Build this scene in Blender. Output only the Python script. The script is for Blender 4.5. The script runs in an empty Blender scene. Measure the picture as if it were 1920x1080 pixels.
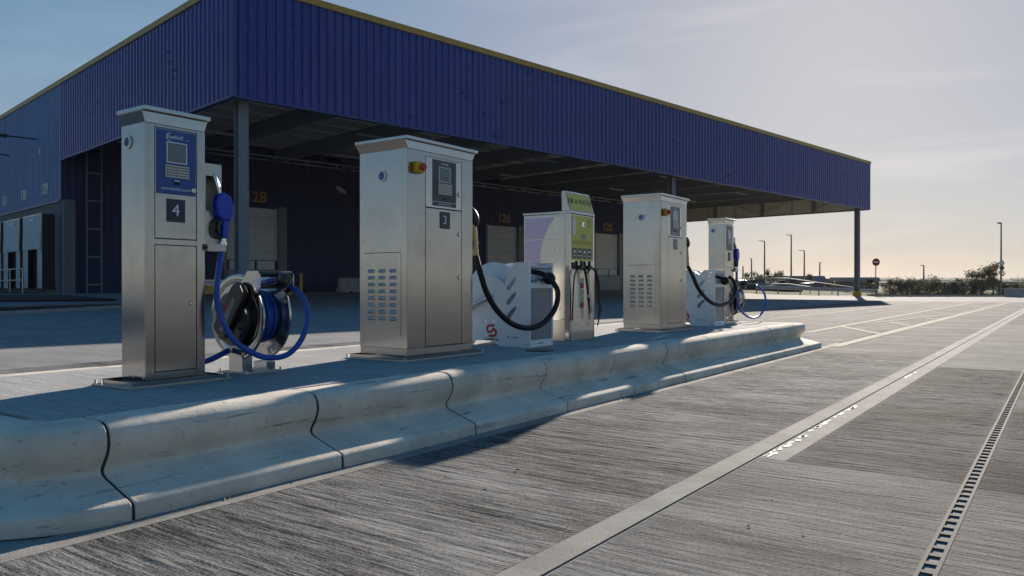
import bpy, bmesh, math, random
from mathutils import Vector, Matrix
R = math.radians
random.seed(11)
scene = bpy.context.scene
COL = scene.collection

# ------------------------------------------------------------------ camera
CAM_H = 0.90
YAW = math.atan(1044 / 1473)
cam_d = bpy.data.cameras.new('camera')
cam_d.sensor_width = 36.0
cam_d.lens = 36.0 * 1473 / 1920
cam_d.clip_start = 0.05
cam_d.clip_end = 6000
cam = bpy.data.objects.new('camera', cam_d)
COL.objects.link(cam)
cam.location = (0, 0, CAM_H)
cam.rotation_euler = (R(90) - 5 / 1473, 0, YAW)
scene.camera = cam

# ------------------------------------------------------------------ sky, sun, exposure
SUN_EL, SUN_AZ = 19.3, 12.4          # azimuth: degrees from +Y towards -X
world = bpy.data.worlds.new('World')
scene.world = world
world.use_nodes = True
wn = world.node_tree
wn.nodes.clear()
w_out = wn.nodes.new('ShaderNodeOutputWorld')
w_bg = wn.nodes.new('ShaderNodeBackground')
w_bg.inputs['Strength'].default_value = 0.138
sky = wn.nodes.new('ShaderNodeTexSky')
sky.sky_type = 'NISHITA'
sky.sun_disc = False
sky.sun_elevation = R(SUN_EL)
sky.sun_rotation = R(-SUN_AZ)
sky.altitude = 30
sky.air_density = 1.0
sky.dust_density = 0.55
sky.ozone_density = 2.6
# thin high cloud, spread over the whole sky
tc = wn.nodes.new('ShaderNodeTexCoord')
mp = wn.nodes.new('ShaderNodeMapping')
mp.inputs['Scale'].default_value = (1.3, 2.2, 9.0)
mp.inputs['Rotation'].default_value = (0.15, 0.1, 0.6)
nz = wn.nodes.new('ShaderNodeTexNoise')
nz.inputs['Scale'].default_value = 1.6
nz.inputs['Detail'].default_value = 7
nz.inputs['Roughness'].default_value = 0.58
nz.inputs['Distortion'].default_value = 0.7
cr = wn.nodes.new('ShaderNodeValToRGB')
cr.color_ramp.elements[0].position = 0.50
cr.color_ramp.elements[0].color = (0, 0, 0, 1)
cr.color_ramp.elements[1].position = 0.80
cr.color_ramp.elements[1].color = (0.5, 0.5, 0.5, 1)
bw = wn.nodes.new('ShaderNodeRGBToBW')
mx = wn.nodes.new('ShaderNodeMix')
mx.data_type = 'RGBA'
mulc = wn.nodes.new('ShaderNodeMix')
mulc.data_type = 'RGBA'
mulc.blend_type = 'MULTIPLY'
mulc.inputs[0].default_value = 1.0
mulc.inputs[7].default_value = (1.55, 1.42, 1.32, 1)
wn.links.new(tc.outputs['Generated'], mp.inputs['Vector'])
wn.links.new(mp.outputs[0], nz.inputs['Vector'])
wn.links.new(nz.outputs['Fac'], cr.inputs[0])
wn.links.new(cr.outputs[0], bw.inputs[0])
# soft shoulder over the whole sky: compresses the bright tones, c / (1 + c * k)
vk = wn.nodes.new('ShaderNodeVectorMath'); vk.operation = 'MULTIPLY'; vk.inputs[1].default_value = (0.52, 0.52, 0.52)
va = wn.nodes.new('ShaderNodeVectorMath'); va.operation = 'ADD'; va.inputs[1].default_value = (1, 1, 1)
vd = wn.nodes.new('ShaderNodeVectorMath'); vd.operation = 'DIVIDE'
wn.links.new(sky.outputs[0], vk.inputs[0]); wn.links.new(vk.outputs[0], va.inputs[0])
wn.links.new(sky.outputs[0], vd.inputs[0]); wn.links.new(va.outputs[0], vd.inputs[1])
hs_ = wn.nodes.new('ShaderNodeHueSaturation'); hs_.inputs['Saturation'].default_value = 1.65
vt_ = wn.nodes.new('ShaderNodeVectorMath'); vt_.operation = 'MULTIPLY'; vt_.inputs[1].default_value = (0.968, 0.985, 1.055)
vl = wn.nodes.new('ShaderNodeVectorMath'); vl.operation = 'MULTIPLY_ADD'; vl.inputs[1].default_value = (0.030, 0.0285, 0.026)
wn.links.new(sky.outputs[0], vl.inputs[0]); wn.links.new(vd.outputs[0], vl.inputs[2])
wn.links.new(vl.outputs[0], vt_.inputs[0])
wn.links.new(vt_.outputs[0], hs_.inputs['Color'])
wn.links.new(hs_.outputs[0], mulc.inputs[6])
wn.links.new(bw.outputs[0], mx.inputs[0])
wn.links.new(hs_.outputs[0], mx.inputs[6])
wn.links.new(mulc.outputs[2], mx.inputs[7])
wn.links.new(mx.outputs[2], w_bg.inputs['Color'])
wn.links.new(w_bg.outputs[0], w_out.inputs['Surface'])

sun_d = bpy.data.lights.new('sun', 'SUN')
sun_d.energy = 4.9
sun_d.angle = R(0.55)
sun_d.color = (1.0, 0.89, 0.77)
sun = bpy.data.objects.new('sun', sun_d)
COL.objects.link(sun)
sdir = Vector((-math.sin(R(SUN_AZ)) * math.cos(R(SUN_EL)), math.cos(R(SUN_AZ)) * math.cos(R(SUN_EL)), math.sin(R(SUN_EL))))
sun.rotation_euler = (-sdir).to_track_quat('-Z', 'Y').to_euler()
sun.location = sdir * 50

vs = scene.view_settings
vs.view_transform = 'Standard'
vs.look = 'None'
vs.exposure = 1.02
vs.gamma = 1.0
vs.use_curve_mapping = False
scene.cycles.use_denoising = True
scene.cycles.max_bounces = 6
scene.cycles.caustics_reflective = False
scene.cycles.caustics_refractive = False

# ------------------------------------------------------------------ pixel helpers (used once to survey the place)
SA, CA = math.sin(YAW), math.cos(YAW)
def at(u, d, z=0.0):
    r = (u - 960) / 1473 * d
    return Vector((-d * SA + r * CA, d * CA + r * SA, z))
def gnd(u, v, z=0.0):
    return at(u, 1473 * (CAM_H - z) / (v - 535), z)
def zpx(v, d):
    return CAM_H + (535 - v) * d / 1473
def depth(p):
    return -p[0] * SA + p[1] * CA

# ------------------------------------------------------------------ materials
MATS = {}
def nmat(name):
    m = bpy.data.materials.new(name)
    m.use_nodes = True
    MATS[name] = m
    nt = m.node_tree
    b = nt.nodes['Principled BSDF']
    return m, nt, b
def plain(name, col, rough=0.5, metal=0.0, var=0.12, nscale=6.0, bump=0.0, bscale=60, spec=None, coat=0.0):
    """principled with a faint wear noise in colour and roughness"""
    m, nt, b = nmat(name)
    N, L = nt.nodes, nt.links
    b.inputs['Metallic'].default_value = metal
    b.inputs['Coat Weight'].default_value = coat
    if spec is not None:
        b.inputs['Specular IOR Level'].default_value = spec
    g = N.new('ShaderNodeNewGeometry')
    n = N.new('ShaderNodeTexNoise')
    n.inputs['Scale'].default_value = nscale
    n.inputs['Detail'].default_value = 5
    n.inputs['Roughness'].default_value = 0.62
    L.new(g.outputs['Position'], n.inputs['Vector'])
    r = N.new('ShaderNodeValToRGB')
    c = col
    r.color_ramp.elements[0].position = 0.3
    r.color_ramp.elements[0].color = tuple(x * (1 - var) for x in c) + (1,)
    r.color_ramp.elements[1].position = 0.7
    r.color_ramp.elements[1].color = tuple(min(1, x * (1 + var)) for x in c) + (1,)
    L.new(n.outputs['Fac'], r.inputs[0])
    L.new(r.outputs[0], b.inputs['Base Color'])
    mr = N.new('ShaderNodeMapRange')
    mr.inputs['To Min'].default_value = max(0.02, rough - 0.08)
    mr.inputs['To Max'].default_value = min(1, rough + 0.08)
    L.new(n.outputs['Fac'], mr.inputs['Value'])
    L.new(mr.outputs[0], b.inputs['Roughness'])
    if bump:
        n2 = N.new('ShaderNodeTexNoise')
        n2.inputs['Scale'].default_value = bscale
        n2.inputs['Detail'].default_value = 4
        L.new(g.outputs['Position'], n2.inputs['Vector'])
        bp = N.new('ShaderNodeBump')
        bp.inputs['Strength'].default_value = bump
        bp.inputs['Distance'].default_value = 0.01
        L.new(n2.outputs['Fac'], bp.inputs['Height'])
        L.new(bp.outputs[0], b.inputs['Normal'])
    return m

def brushed_concrete(name, lo, hi, streak=1.0, bump=0.7, big=0.35):
    """transverse broomed concrete: streaks run along X"""
    m, nt, b = nmat(name)
    N, L = nt.nodes, nt.links
    g = N.new('ShaderNodeNewGeometry')
    def noise(scale, det=4, rough=0.6, dist=0.0):
        mp_ = N.new('ShaderNodeMapping')
        mp_.inputs['Scale'].default_value = scale
        mp_.inputs['Rotation'].default_value = (0, 0, R(1.5))
        L.new(g.outputs['Position'], mp_.inputs['Vector'])
        n = N.new('ShaderNodeTexNoise')
        n.inputs['Scale'].default_value = 1.0
        n.inputs['Detail'].default_value = det
        n.inputs['Roughness'].default_value = rough
        n.inputs['Distortion'].default_value = dist
        L.new(mp_.outputs[0], n.inputs['Vector'])
        return n.outputs['Fac']
    def math_(op, a, c):
        x = N.new('ShaderNodeMath')
        x.operation = op
        for i, v in enumerate((a, c)):
            if isinstance(v, (int, float)):
                x.inputs[i].default_value = v
            else:
                L.new(v, x.inputs[i])
        return x.outputs[0]
    s1 = noise((2.2, 36, 1), 6, 0.66, 0.15)
    s2 = noise((8.0, 95, 1), 3, 0.65, 0.3)
    grit = noise((70, 130, 90), 4, 0.75)
    blot = noise((0.7, 1.3, 1), 5, 0.6, 0.3)
    band = noise((0.16, 3.2, 1), 4, 0.6, 0.1)
    h = math_('ADD', math_('MULTIPLY', s1, 0.60 * streak), math_('MULTIPLY', s2, 0.40 * streak))
    f = math_('ADD', math_('MULTIPLY', h, 0.85), math_('MULTIPLY', grit, 0.55))
    f = math_('ADD', f, math_('MULTIPLY', math_('SUBTRACT', blot, 0.5), big))
    f = math_('ADD', f, math_('MULTIPLY', math_('SUBTRACT', band, 0.5), big * 0.5))
    r = N.new('ShaderNodeValToRGB')
    c0 = 0.425 * streak + 0.275
    r.color_ramp.elements[0].position = c0 - 0.10
    r.color_ramp.elements[0].color = (lo * 0.99, lo, lo, 1)
    r.color_ramp.elements[1].position = c0 + 0.11
    r.color_ramp.elements[1].color = (hi, hi * 0.985, hi * 0.955, 1)
    L.new(f, r.inputs[0])
    L.new(r.outputs[0], b.inputs['Base Color'])
    b.inputs['Roughness'].default_value = 0.9
    b.inputs['Specular IOR Level'].default_value = 0.05
    bp = N.new('ShaderNodeBump')
    bp.inputs['Strength'].default_value = bump
    bp.inputs['Distance'].default_value = 0.014
    hh = math_('ADD', h, math_('MULTIPLY', grit, 0.35))
    L.new(hh, bp.inputs['Height'])
    L.new(bp.outputs[0], b.inputs['Normal'])
    return m

def smooth_concrete(name, col, stain=0.25, bump=0.25, scuff=False):
    m, nt, b = nmat(name)
    N, L = nt.nodes, nt.links
    g = N.new('ShaderNodeNewGeometry')
    n1 = N.new('ShaderNodeTexNoise'); n1.inputs['Scale'].default_value = 2.6; n1.inputs['Detail'].default_value = 8; n1.inputs['Roughness'].default_value = 0.65
    n2 = N.new('ShaderNodeTexNoise'); n2.inputs['Scale'].default_value = 190; n2.inputs['Detail'].default_value = 3
    n3 = N.new('ShaderNodeTexNoise'); n3.inputs['Scale'].default_value = 24; n3.inputs['Detail'].default_value = 6; n3.inputs['Roughness'].default_value = 0.7
    for n in (n1, n2, n3):
        L.new(g.outputs['Position'], n.inputs['Vector'])
    r = N.new('ShaderNodeValToRGB')
    r.color_ramp.elements[0].position = 0.28
    r.color_ramp.elements[0].color = tuple(x * (1 - stain) for x in col) + (1,)
    r.color_ramp.elements[1].position = 0.72
    r.color_ramp.elements[1].color = tuple(min(1, x * (1 + stain * 0.6)) for x in col) + (1,)
    L.new(n1.outputs['Fac'], r.inputs[0])
    r2 = N.new('ShaderNodeValToRGB')       # pits and specks
    r2.color_ramp.elements[0].position = 0.30
    r2.color_ramp.elements[0].color = (0.55, 0.54, 0.5, 1)
    r2.color_ramp.elements[1].position = 0.40
    r2.color_ramp.elements[1].color = (1, 1, 1, 1)
    L.new(n3.outputs['Fac'], r2.inputs[0])
    mm = N.new('ShaderNodeMix'); mm.data_type = 'RGBA'; mm.blend_type = 'MULTIPLY'; mm.inputs[0].default_value = 0.75
    L.new(r.outputs[0], mm.inputs[6]); L.new(r2.outputs[0], mm.inputs[7])
    out = mm.outputs[2]
    if scuff:                              # dark tyre scuffs along the kerb
        mp_ = N.new('ShaderNodeMapping'); mp_.inputs['Scale'].default_value = (9, 1.1, 26)
        L.new(g.outputs['Position'], mp_.inputs['Vector'])
        n4 = N.new('ShaderNodeTexNoise'); n4.inputs['Scale'].default_value = 1.6; n4.inputs['Detail'].default_value = 6; n4.inputs['Roughness'].default_value = 0.75
        L.new(mp_.outputs[0], n4.inputs['Vector'])
        r4 = N.new('ShaderNodeValToRGB')
        r4.color_ramp.elements[0].position = 0.33; r4.color_ramp.elements[0].color = (0.22, 0.21, 0.20, 1)
        r4.color_ramp.elements[1].position = 0.405; r4.color_ramp.elements[1].color = (1, 1, 1, 1)
        L.new(n4.outputs['Fac'], r4.inputs[0])
        m4 = N.new('ShaderNodeMix'); m4.data_type = 'RGBA'; m4.blend_type = 'MULTIPLY'; m4.inputs[0].default_value = 0.8
        L.new(out, m4.inputs[6]); L.new(r4.outputs[0], m4.inputs[7])
        out = m4.outputs[2]
    L.new(out, b.inputs['Base Color'])
    b.inputs['Roughness'].default_value = 0.9
    b.inputs['Specular IOR Level'].default_value = 0.08
    bp = N.new('ShaderNodeBump'); bp.inputs['Strength'].default_value = bump; bp.inputs['Distance'].default_value = 0.006
    ad = N.new('ShaderNodeMath'); ad.operation = 'ADD'
    L.new(n2.outputs['Fac'], ad.inputs[0]); L.new(n3.outputs['Fac'], ad.inputs[1])
    L.new(ad.outputs[0], bp.inputs['Height']); L.new(bp.outputs[0], b.inputs['Normal'])
    return m

def steel(name, col=(0.455, 0.455, 0.445), rough=0.14, grain='x'):
    """brushed stainless sheet with fingerprints and faint grain"""
    m, nt, b = nmat(name)
    N, L = nt.nodes, nt.links
    b.inputs['Metallic'].default_value = 1.0
    g = N.new('ShaderNodeNewGeometry')
    mp_ = N.new('ShaderNodeMapping')
    mp_.inputs['Scale'].default_value = (3, 3, 420) if grain == 'x' else (420, 420, 3)
    L.new(g.outputs['Position'], mp_.inputs['Vector'])
    n = N.new('ShaderNodeTexNoise'); n.inputs['Scale'].default_value = 1.0; n.inputs['Detail'].default_value = 3
    L.new(mp_.outputs[0], n.inputs['Vector'])
    n2 = N.new('ShaderNodeTexNoise'); n2.inputs['Scale'].default_value = 5.5; n2.inputs['Detail'].default_value = 7; n2.inputs['Roughness'].default_value = 0.7
    L.new(g.outputs['Position'], n2.inputs['Vector'])
    r = N.new('ShaderNodeValToRGB')
    r.color_ramp.elements[0].position = 0.32; r.color_ramp.elements[0].color = tuple(x * 0.88 for x in col) + (1,)
    r.color_ramp.elements[1].position = 0.50; r.color_ramp.elements[1].color = col + (1,)
    L.new(n2.outputs['Fac'], r.inputs[0]); L.new(r.outputs[0], b.inputs['Base Color'])
    ad = N.new('ShaderNodeMath'); ad.operation = 'MULTIPLY_ADD'
    L.new(n.outputs['Fac'], ad.inputs[0]); ad.inputs[1].default_value = 0.10; ad.inputs[2].default_value = rough - 0.05
    ad2 = N.new('ShaderNodeMath'); ad2.operation = 'MULTIPLY_ADD'
    L.new(n2.outputs['Fac'], ad2.inputs[0]); ad2.inputs[1].default_value = -0.08; L.new(ad.outputs[0], ad2.inputs[2])
    ad3 = N.new('ShaderNodeMath'); ad3.operation = 'ADD'; ad3.inputs[1].default_value = 0.04
    L.new(ad2.outputs[0], ad3.inputs[0])
    L.new(ad3.outputs[0], b.inputs['Roughness'])
    bp = N.new('ShaderNodeBump'); bp.inputs['Strength'].default_value = 0.05; bp.inputs['Distance'].default_value = 0.002
    n3 = N.new('ShaderNodeTexNoise'); n3.inputs['Scale'].default_value = 1.6; n3.inputs['Detail'].default_value = 1
    L.new(g.outputs['Position'], n3.inputs['Vector'])
    bp2 = N.new('ShaderNodeBump'); bp2.inputs['Strength'].default_value = 0.06; bp2.inputs['Distance'].default_value = 0.02
    L.new(n.outputs['Fac'], bp.inputs['Height']); L.new(n3.outputs['Fac'], bp2.inputs['Height'])
    L.new(bp2.outputs[0], bp.inputs['Normal']); L.new(bp.outputs[0], b.inputs['Normal'])
    b.inputs['Anisotropic'].default_value = 0.3
    return m

M = {}
M['lane'] = brushed_concrete('broomed_concrete', 0.030, 0.25, 1.0, 1.0, 0.35)
M['lane_dark'] = brushed_concrete('broomed_concrete_dark', 0.024, 0.145, 1.0, 1.0, 0.35)
M['lane_pale'] = brushed_concrete('broomed_concrete_pale', 0.07, 0.235, 0.8, 0.8, 0.35)
M['yard'] = brushed_concrete('yard_concrete', 0.15, 0.33, 0.5, 0.3, 0.25)
M['island'] = brushed_concrete('island_concrete', 0.24, 0.48, 0.6, 0.5, 0.15)
M['smooth'] = smooth_concrete('trowelled_concrete', (0.27, 0.26, 0.24), 0.30, 0.5)
M['kerb'] = smooth_concrete('kerb_concrete', (0.68, 0.615, 0.52), 0.28, 0.6, True)
M['kerb_old'] = smooth_concrete('road_kerb_concrete', (0.36, 0.35, 0.33), 0.22)
M['barrier_conc'] = smooth_concrete('barrier_concrete', (0.36, 0.35, 0.33), 0.25)
M['steel'] = steel('brushed_stainless')
M['steel_front'] = steel('brushed_stainless_door', (0.37, 0.37, 0.36), 0.17, 'z')  # front steel darkened: the dark surroundings it reflects are put into the colour
M['steel_dull'] = steel('dull_stainless', (0.42, 0.41, 0.385), 0.34)
M['drain_iron'] = plain('drain_iron', (0.12, 0.115, 0.105), 0.85, 0.0, 0.25, 30, spec=0.1)
M['zinc'] = plain('galvanised', (0.45, 0.46, 0.47), 0.45, 0.85, 0.18, 30)
M['chrome'] = plain('chrome', (0.75, 0.74, 0.72), 0.18, 1.0, 0.05)
M['brass'] = plain('tarnished_brass', (0.42, 0.33, 0.18), 0.38, 1.0, 0.2, 60)
M['blue_panel'] = plain('blue_panel', (0.012, 0.06, 0.26), 0.35, 0, 0.06)
M['dark_panel'] = plain('dark_panel', (0.035, 0.04, 0.055), 0.35, 0, 0.08)
M['navy_plate'] = plain('navy_plate', (0.018, 0.022, 0.040), 0.4, 0, 0.08)
M['grey_plate'] = plain('grey_plate', (0.12, 0.125, 0.14), 0.4, 0, 0.08)
M['white_print'] = plain('white_print', (0.72, 0.74, 0.76), 0.5, 0, 0.03)
M['black_print'] = plain('black_print', (0.02, 0.02, 0.02), 0.5, 0, 0.03)
M['lcd'] = plain('lcd_glass', (0.12, 0.16, 0.16), 0.12, 0, 0.15, 3)
M['lcd_pale'] = plain('lcd_glass_pale', (0.42, 0.45, 0.46), 0.15, 0, 0.1, 3)
M['key'] = plain('key_steel', (0.45, 0.45, 0.44), 0.32, 0.9, 0.1, 40)
M['key_pad'] = plain('key_pad', (0.16, 0.16, 0.17), 0.4, 0.8, 0.1, 40)
M['gap'] = plain('dark_gap', (0.012, 0.012, 0.012), 0.9, 0, 0.1)
M['joint_dirt'] = plain('joint_dirt', (0.04, 0.038, 0.034), 0.9, 0, 0.3, 40)
M['rubber'] = plain('black_rubber', (0.010, 0.010, 0.011), 0.5, 0, 0.25, 40, spec=0.25)
M['plastic_black'] = plain('black_plastic', (0.018, 0.018, 0.020), 0.36, 0, 0.2, 25)
M['blue_hose'] = plain('blue_hose', (0.008, 0.065, 0.33), 0.38, 0, 0.12, 25)
M['blue_plastic'] = plain('blue_plastic', (0.006, 0.038, 0.40), 0.35, 0, 0.12, 25)
M['white_paint'] = plain('white_powder_coat', (0.82, 0.81, 0.79), 0.34, 0, 0.05, 9, 0.03, 120)
M['grey_cover'] = plain('grey_plastic_cover', (0.20, 0.215, 0.24), 0.32, 0, 0.08, 6)
M['red'] = plain('red_print', (0.50, 0.008, 0.012), 0.45, 0, 0.06)
M['red_button'] = plain('red_button', (0.45, 0.008, 0.006), 0.28, 0, 0.06)
M['yellow'] = plain('safety_yellow', (0.62, 0.32, 0.015), 0.45, 0, 0.14, 12)
M['vent_blue'] = plain('vent_louver', (0.10, 0.20, 0.42), 0.35, 0.6, 0.1)
M['cream'] = plain('cream_steel', (0.66, 0.62, 0.54), 0.26, 0.75, 0.05)  # bright metal tone; reflected light painted into the air machine's side
M['purple'] = plain('purple_reflection', (0.44, 0.37, 0.52), 0.22, 0.5, 0.10, 3)  # reflection on the air machine's side, put into the colour
M['lime'] = plain('lime_panel', (0.62, 0.52, 0.075), 0.38, 0, 0.06)
M['lime_light'] = plain('lime_tag', (0.50, 0.52, 0.16), 0.4, 0, 0.06)
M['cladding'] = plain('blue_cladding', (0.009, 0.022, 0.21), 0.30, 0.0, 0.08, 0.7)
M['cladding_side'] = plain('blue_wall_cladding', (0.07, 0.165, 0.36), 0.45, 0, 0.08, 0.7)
def panel_tint(m, amt=0.16):
    nt = m.node_tree; b = nt.nodes['Principled BSDF']
    src = b.inputs['Base Color'].links[0].from_socket
    oi = nt.nodes.new('ShaderNodeObjectInfo')
    mr_ = nt.nodes.new('ShaderNodeMapRange'); mr_.inputs['To Min'].default_value = 1 - amt; mr_.inputs['To Max'].default_value = 1 + amt
    nt.links.new(oi.outputs['Random'], mr_.inputs['Value'])
    g2 = nt.nodes.new('ShaderNodeNewGeometry'); mp2 = nt.nodes.new('ShaderNodeMapping'); mp2.inputs['Scale'].default_value = (3.2, 3.2, 0.18)
    nn = nt.nodes.new('ShaderNodeTexNoise'); nn.inputs['Scale'].default_value = 1.0; nn.inputs['Detail'].default_value = 5
    nt.links.new(g2.outputs['Position'], mp2.inputs['Vector']); nt.links.new(mp2.outputs[0], nn.inputs['Vector'])
    mr3 = nt.nodes.new('ShaderNodeMapRange'); mr3.inputs['To Min'].default_value = 0.72; mr3.inputs['To Max'].default_value = 1.28
    nt.links.new(nn.outputs['Fac'], mr3.inputs['Value'])
    ml = nt.nodes.new('ShaderNodeMath'); ml.operation = 'MULTIPLY'
    nt.links.new(mr_.outputs[0], ml.inputs[0]); nt.links.new(mr3.outputs[0], ml.inputs[1]); mr_ = ml
    vm = nt.nodes.new('ShaderNodeVectorMath'); vm.operation = 'SCALE'
    nt.links.new(src, vm.inputs[0]); nt.links.new(mr_.outputs[0], vm.inputs['Scale'])
    nt.links.new(vm.outputs[0], b.inputs['Base Color'])
panel_tint(M['cladding'], 0.07); panel_tint(M['cladding_side'], 0.07)
M['trim_yellow'] = plain('yellow_trim', (0.42, 0.24, 0.03), 0.45, 0, 0.1, 3)
M['trim_blue'] = plain('blue_trim', (0.014, 0.035, 0.17), 0.4, 0, 0.08, 2)
M['liner'] = plain('beige_liner', (0.70, 0.62, 0.50), 0.55, 0, 0.1, 2)
M['deck'] = plain('roof_deck_underside', (0.74, 0.69, 0.62), 0.5, 0.0, 0.12, 1.5)
M['steelwork'] = plain('painted_steelwork', (0.17, 0.18, 0.20), 0.5, 0.1, 0.15, 4)
M['purlin'] = plain('galvanised_purlin', (0.42, 0.40, 0.37), 0.5, 0.1, 0.15, 4)
M['wall_dark'] = plain('dark_blue_wall', (0.010, 0.018, 0.085), 0.6, 0, 0.1, 1)
M['wall_grey'] = smooth_concrete('grey_wall_panel', (0.17, 0.18, 0.19), 0.15)
M['door_grey'] = plain('dock_door_grey', (0.60, 0.61, 0.60), 0.55, 0, 0.08, 2)
M['door_low'] = plain('dock_plate_grey', (0.28, 0.30, 0.31), 0.55, 0, 0.1, 2)
M['num_orange'] = plain('orange_numerals', (0.42, 0.20, 0.04), 0.5, 0, 0.06)
M['num_pale'] = plain('pale_numerals', (0.66, 0.64, 0.52), 0.5, 0, 0.06)
M['curtain'] = plain('dock_curtain', (0.36, 0.45, 0.50), 0.6, 0, 0.12, 2)
M['shelter_dark'] = plain('dock_shelter_fabric', (0.018, 0.02, 0.022), 0.7, 0, 0.3, 8, 0.5, 6)
M['pole'] = plain('lamp_pole_steel', (0.20, 0.20, 0.19), 0.5, 0.5, 0.1, 3)
M['fence'] = plain('dark_fence', (0.012, 0.014, 0.013), 0.6, 0, 0.1)
M['sign_red'] = plain('sign_red', (0.28, 0.012, 0.02), 0.5, 0, 0.05)
M['sign_grey'] = plain('sign_back', (0.16, 0.165, 0.18), 0.5, 0.3, 0.1)
M['car_paint'] = plain('dark_car_paint', (0.012, 0.016, 0.030), 0.18, 0.2, 0.05, 3, coat=0.6)
M['car_silver'] = plain('silver_car_paint', (0.11, 0.11, 0.12), 0.25, 0.6, 0.05, 3, coat=0.6)
M['car_glass'] = plain('car_glass', (0.05, 0.06, 0.07), 0.06, 0, 0.05)
M['tyre'] = plain('tyre', (0.012, 0.012, 0.012), 0.8, 0, 0.2)
M['brick'] = plain('red_brown_brick', (0.12, 0.06, 0.045), 0.8, 0, 0.2, 2)
M['roof_grey'] = plain('grey_roof', (0.16, 0.15, 0.15), 0.6, 0, 0.1, 1)
M['white_wall'] = plain('pale_wall', (0.50, 0.48, 0.45), 0.5, 0, 0.06, 1)
M['bark'] = plain('bark', (0.06, 0.045, 0.03), 0.85, 0, 0.3, 20)
M['grass'] = plain('rough_grass', (0.085, 0.085, 0.035), 0.95, 0, 0.35, 0.8, spec=0.02)
M['hill'] = plain('far_woodland', (0.06, 0.07, 0.045), 0.95, 0, 0.35, 0.03, spec=0.02)
M['dark_ground'] = plain('dark_planting_soil', (0.018, 0.018, 0.016), 0.95, 0, 0.4, 12, 0.6, 40)
M['line_paint'] = plain('worn_road_paint', (0.36, 0.33, 0.26), 0.9, 0, 0.45, 16, spec=0.05)
M['pale_glint'] = plain('glint_paint', (0.66, 0.65, 0.62), 0.7, 0, 0.25, 60, spec=0.3)  # pale colour stands in for sun glints on water in the joint
M['litter'] = plain('dry_leaf', (0.20, 0.15, 0.08), 0.8, 0, 0.4, 60)

def leafmat(name, c1, c2):
    m, nt, b = nmat(name)
    N, L = nt.nodes, nt.links
    g = N.new('ShaderNodeNewGeometry')
    n = N.new('ShaderNodeTexNoise'); n.inputs['Scale'].default_value = 1.4; n.inputs['Detail'].default_value = 5
    L.new(g.outputs['Position'], n.inputs['Vector'])
    r = N.new('ShaderNodeValToRGB')
    r.color_ramp.elements[0].position = 0.35; r.color_ramp.elements[0].color = c1 + (1,)
    r.color_ramp.elements[1].position = 0.68; r.color_ramp.elements[1].color = c2 + (1,)
    L.new(n.outputs['Fac'], r.inputs[0]); L.new(r.outputs[0], b.inputs['Base Color'])
    b.inputs['Roughness'].default_value = 0.6
    b.inputs['Transmission Weight'].default_value = 0.0
    tr = N.new('ShaderNodeBsdfTranslucent')
    L.new(r.outputs[0], tr.inputs['Color'])
    ms = N.new('ShaderNodeMixShader'); ms.inputs[0].default_value = 0.35
    L.new(b.outputs[0], ms.inputs[1]); L.new(tr.outputs[0], ms.inputs[2])
    L.new(ms.outputs[0], N['Material Output'].inputs['Surface'])
    return m
M['leaf_a'] = leafmat('olive_leaves', (0.035, 0.042, 0.014), (0.10, 0.105, 0.035))
M['leaf_b'] = leafmat('green_leaves', (0.028, 0.045, 0.016), (0.075, 0.10, 0.035))
M['leaf_c'] = leafmat('autumn_leaves', (0.06, 0.038, 0.018), (0.13, 0.085, 0.035))

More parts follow.
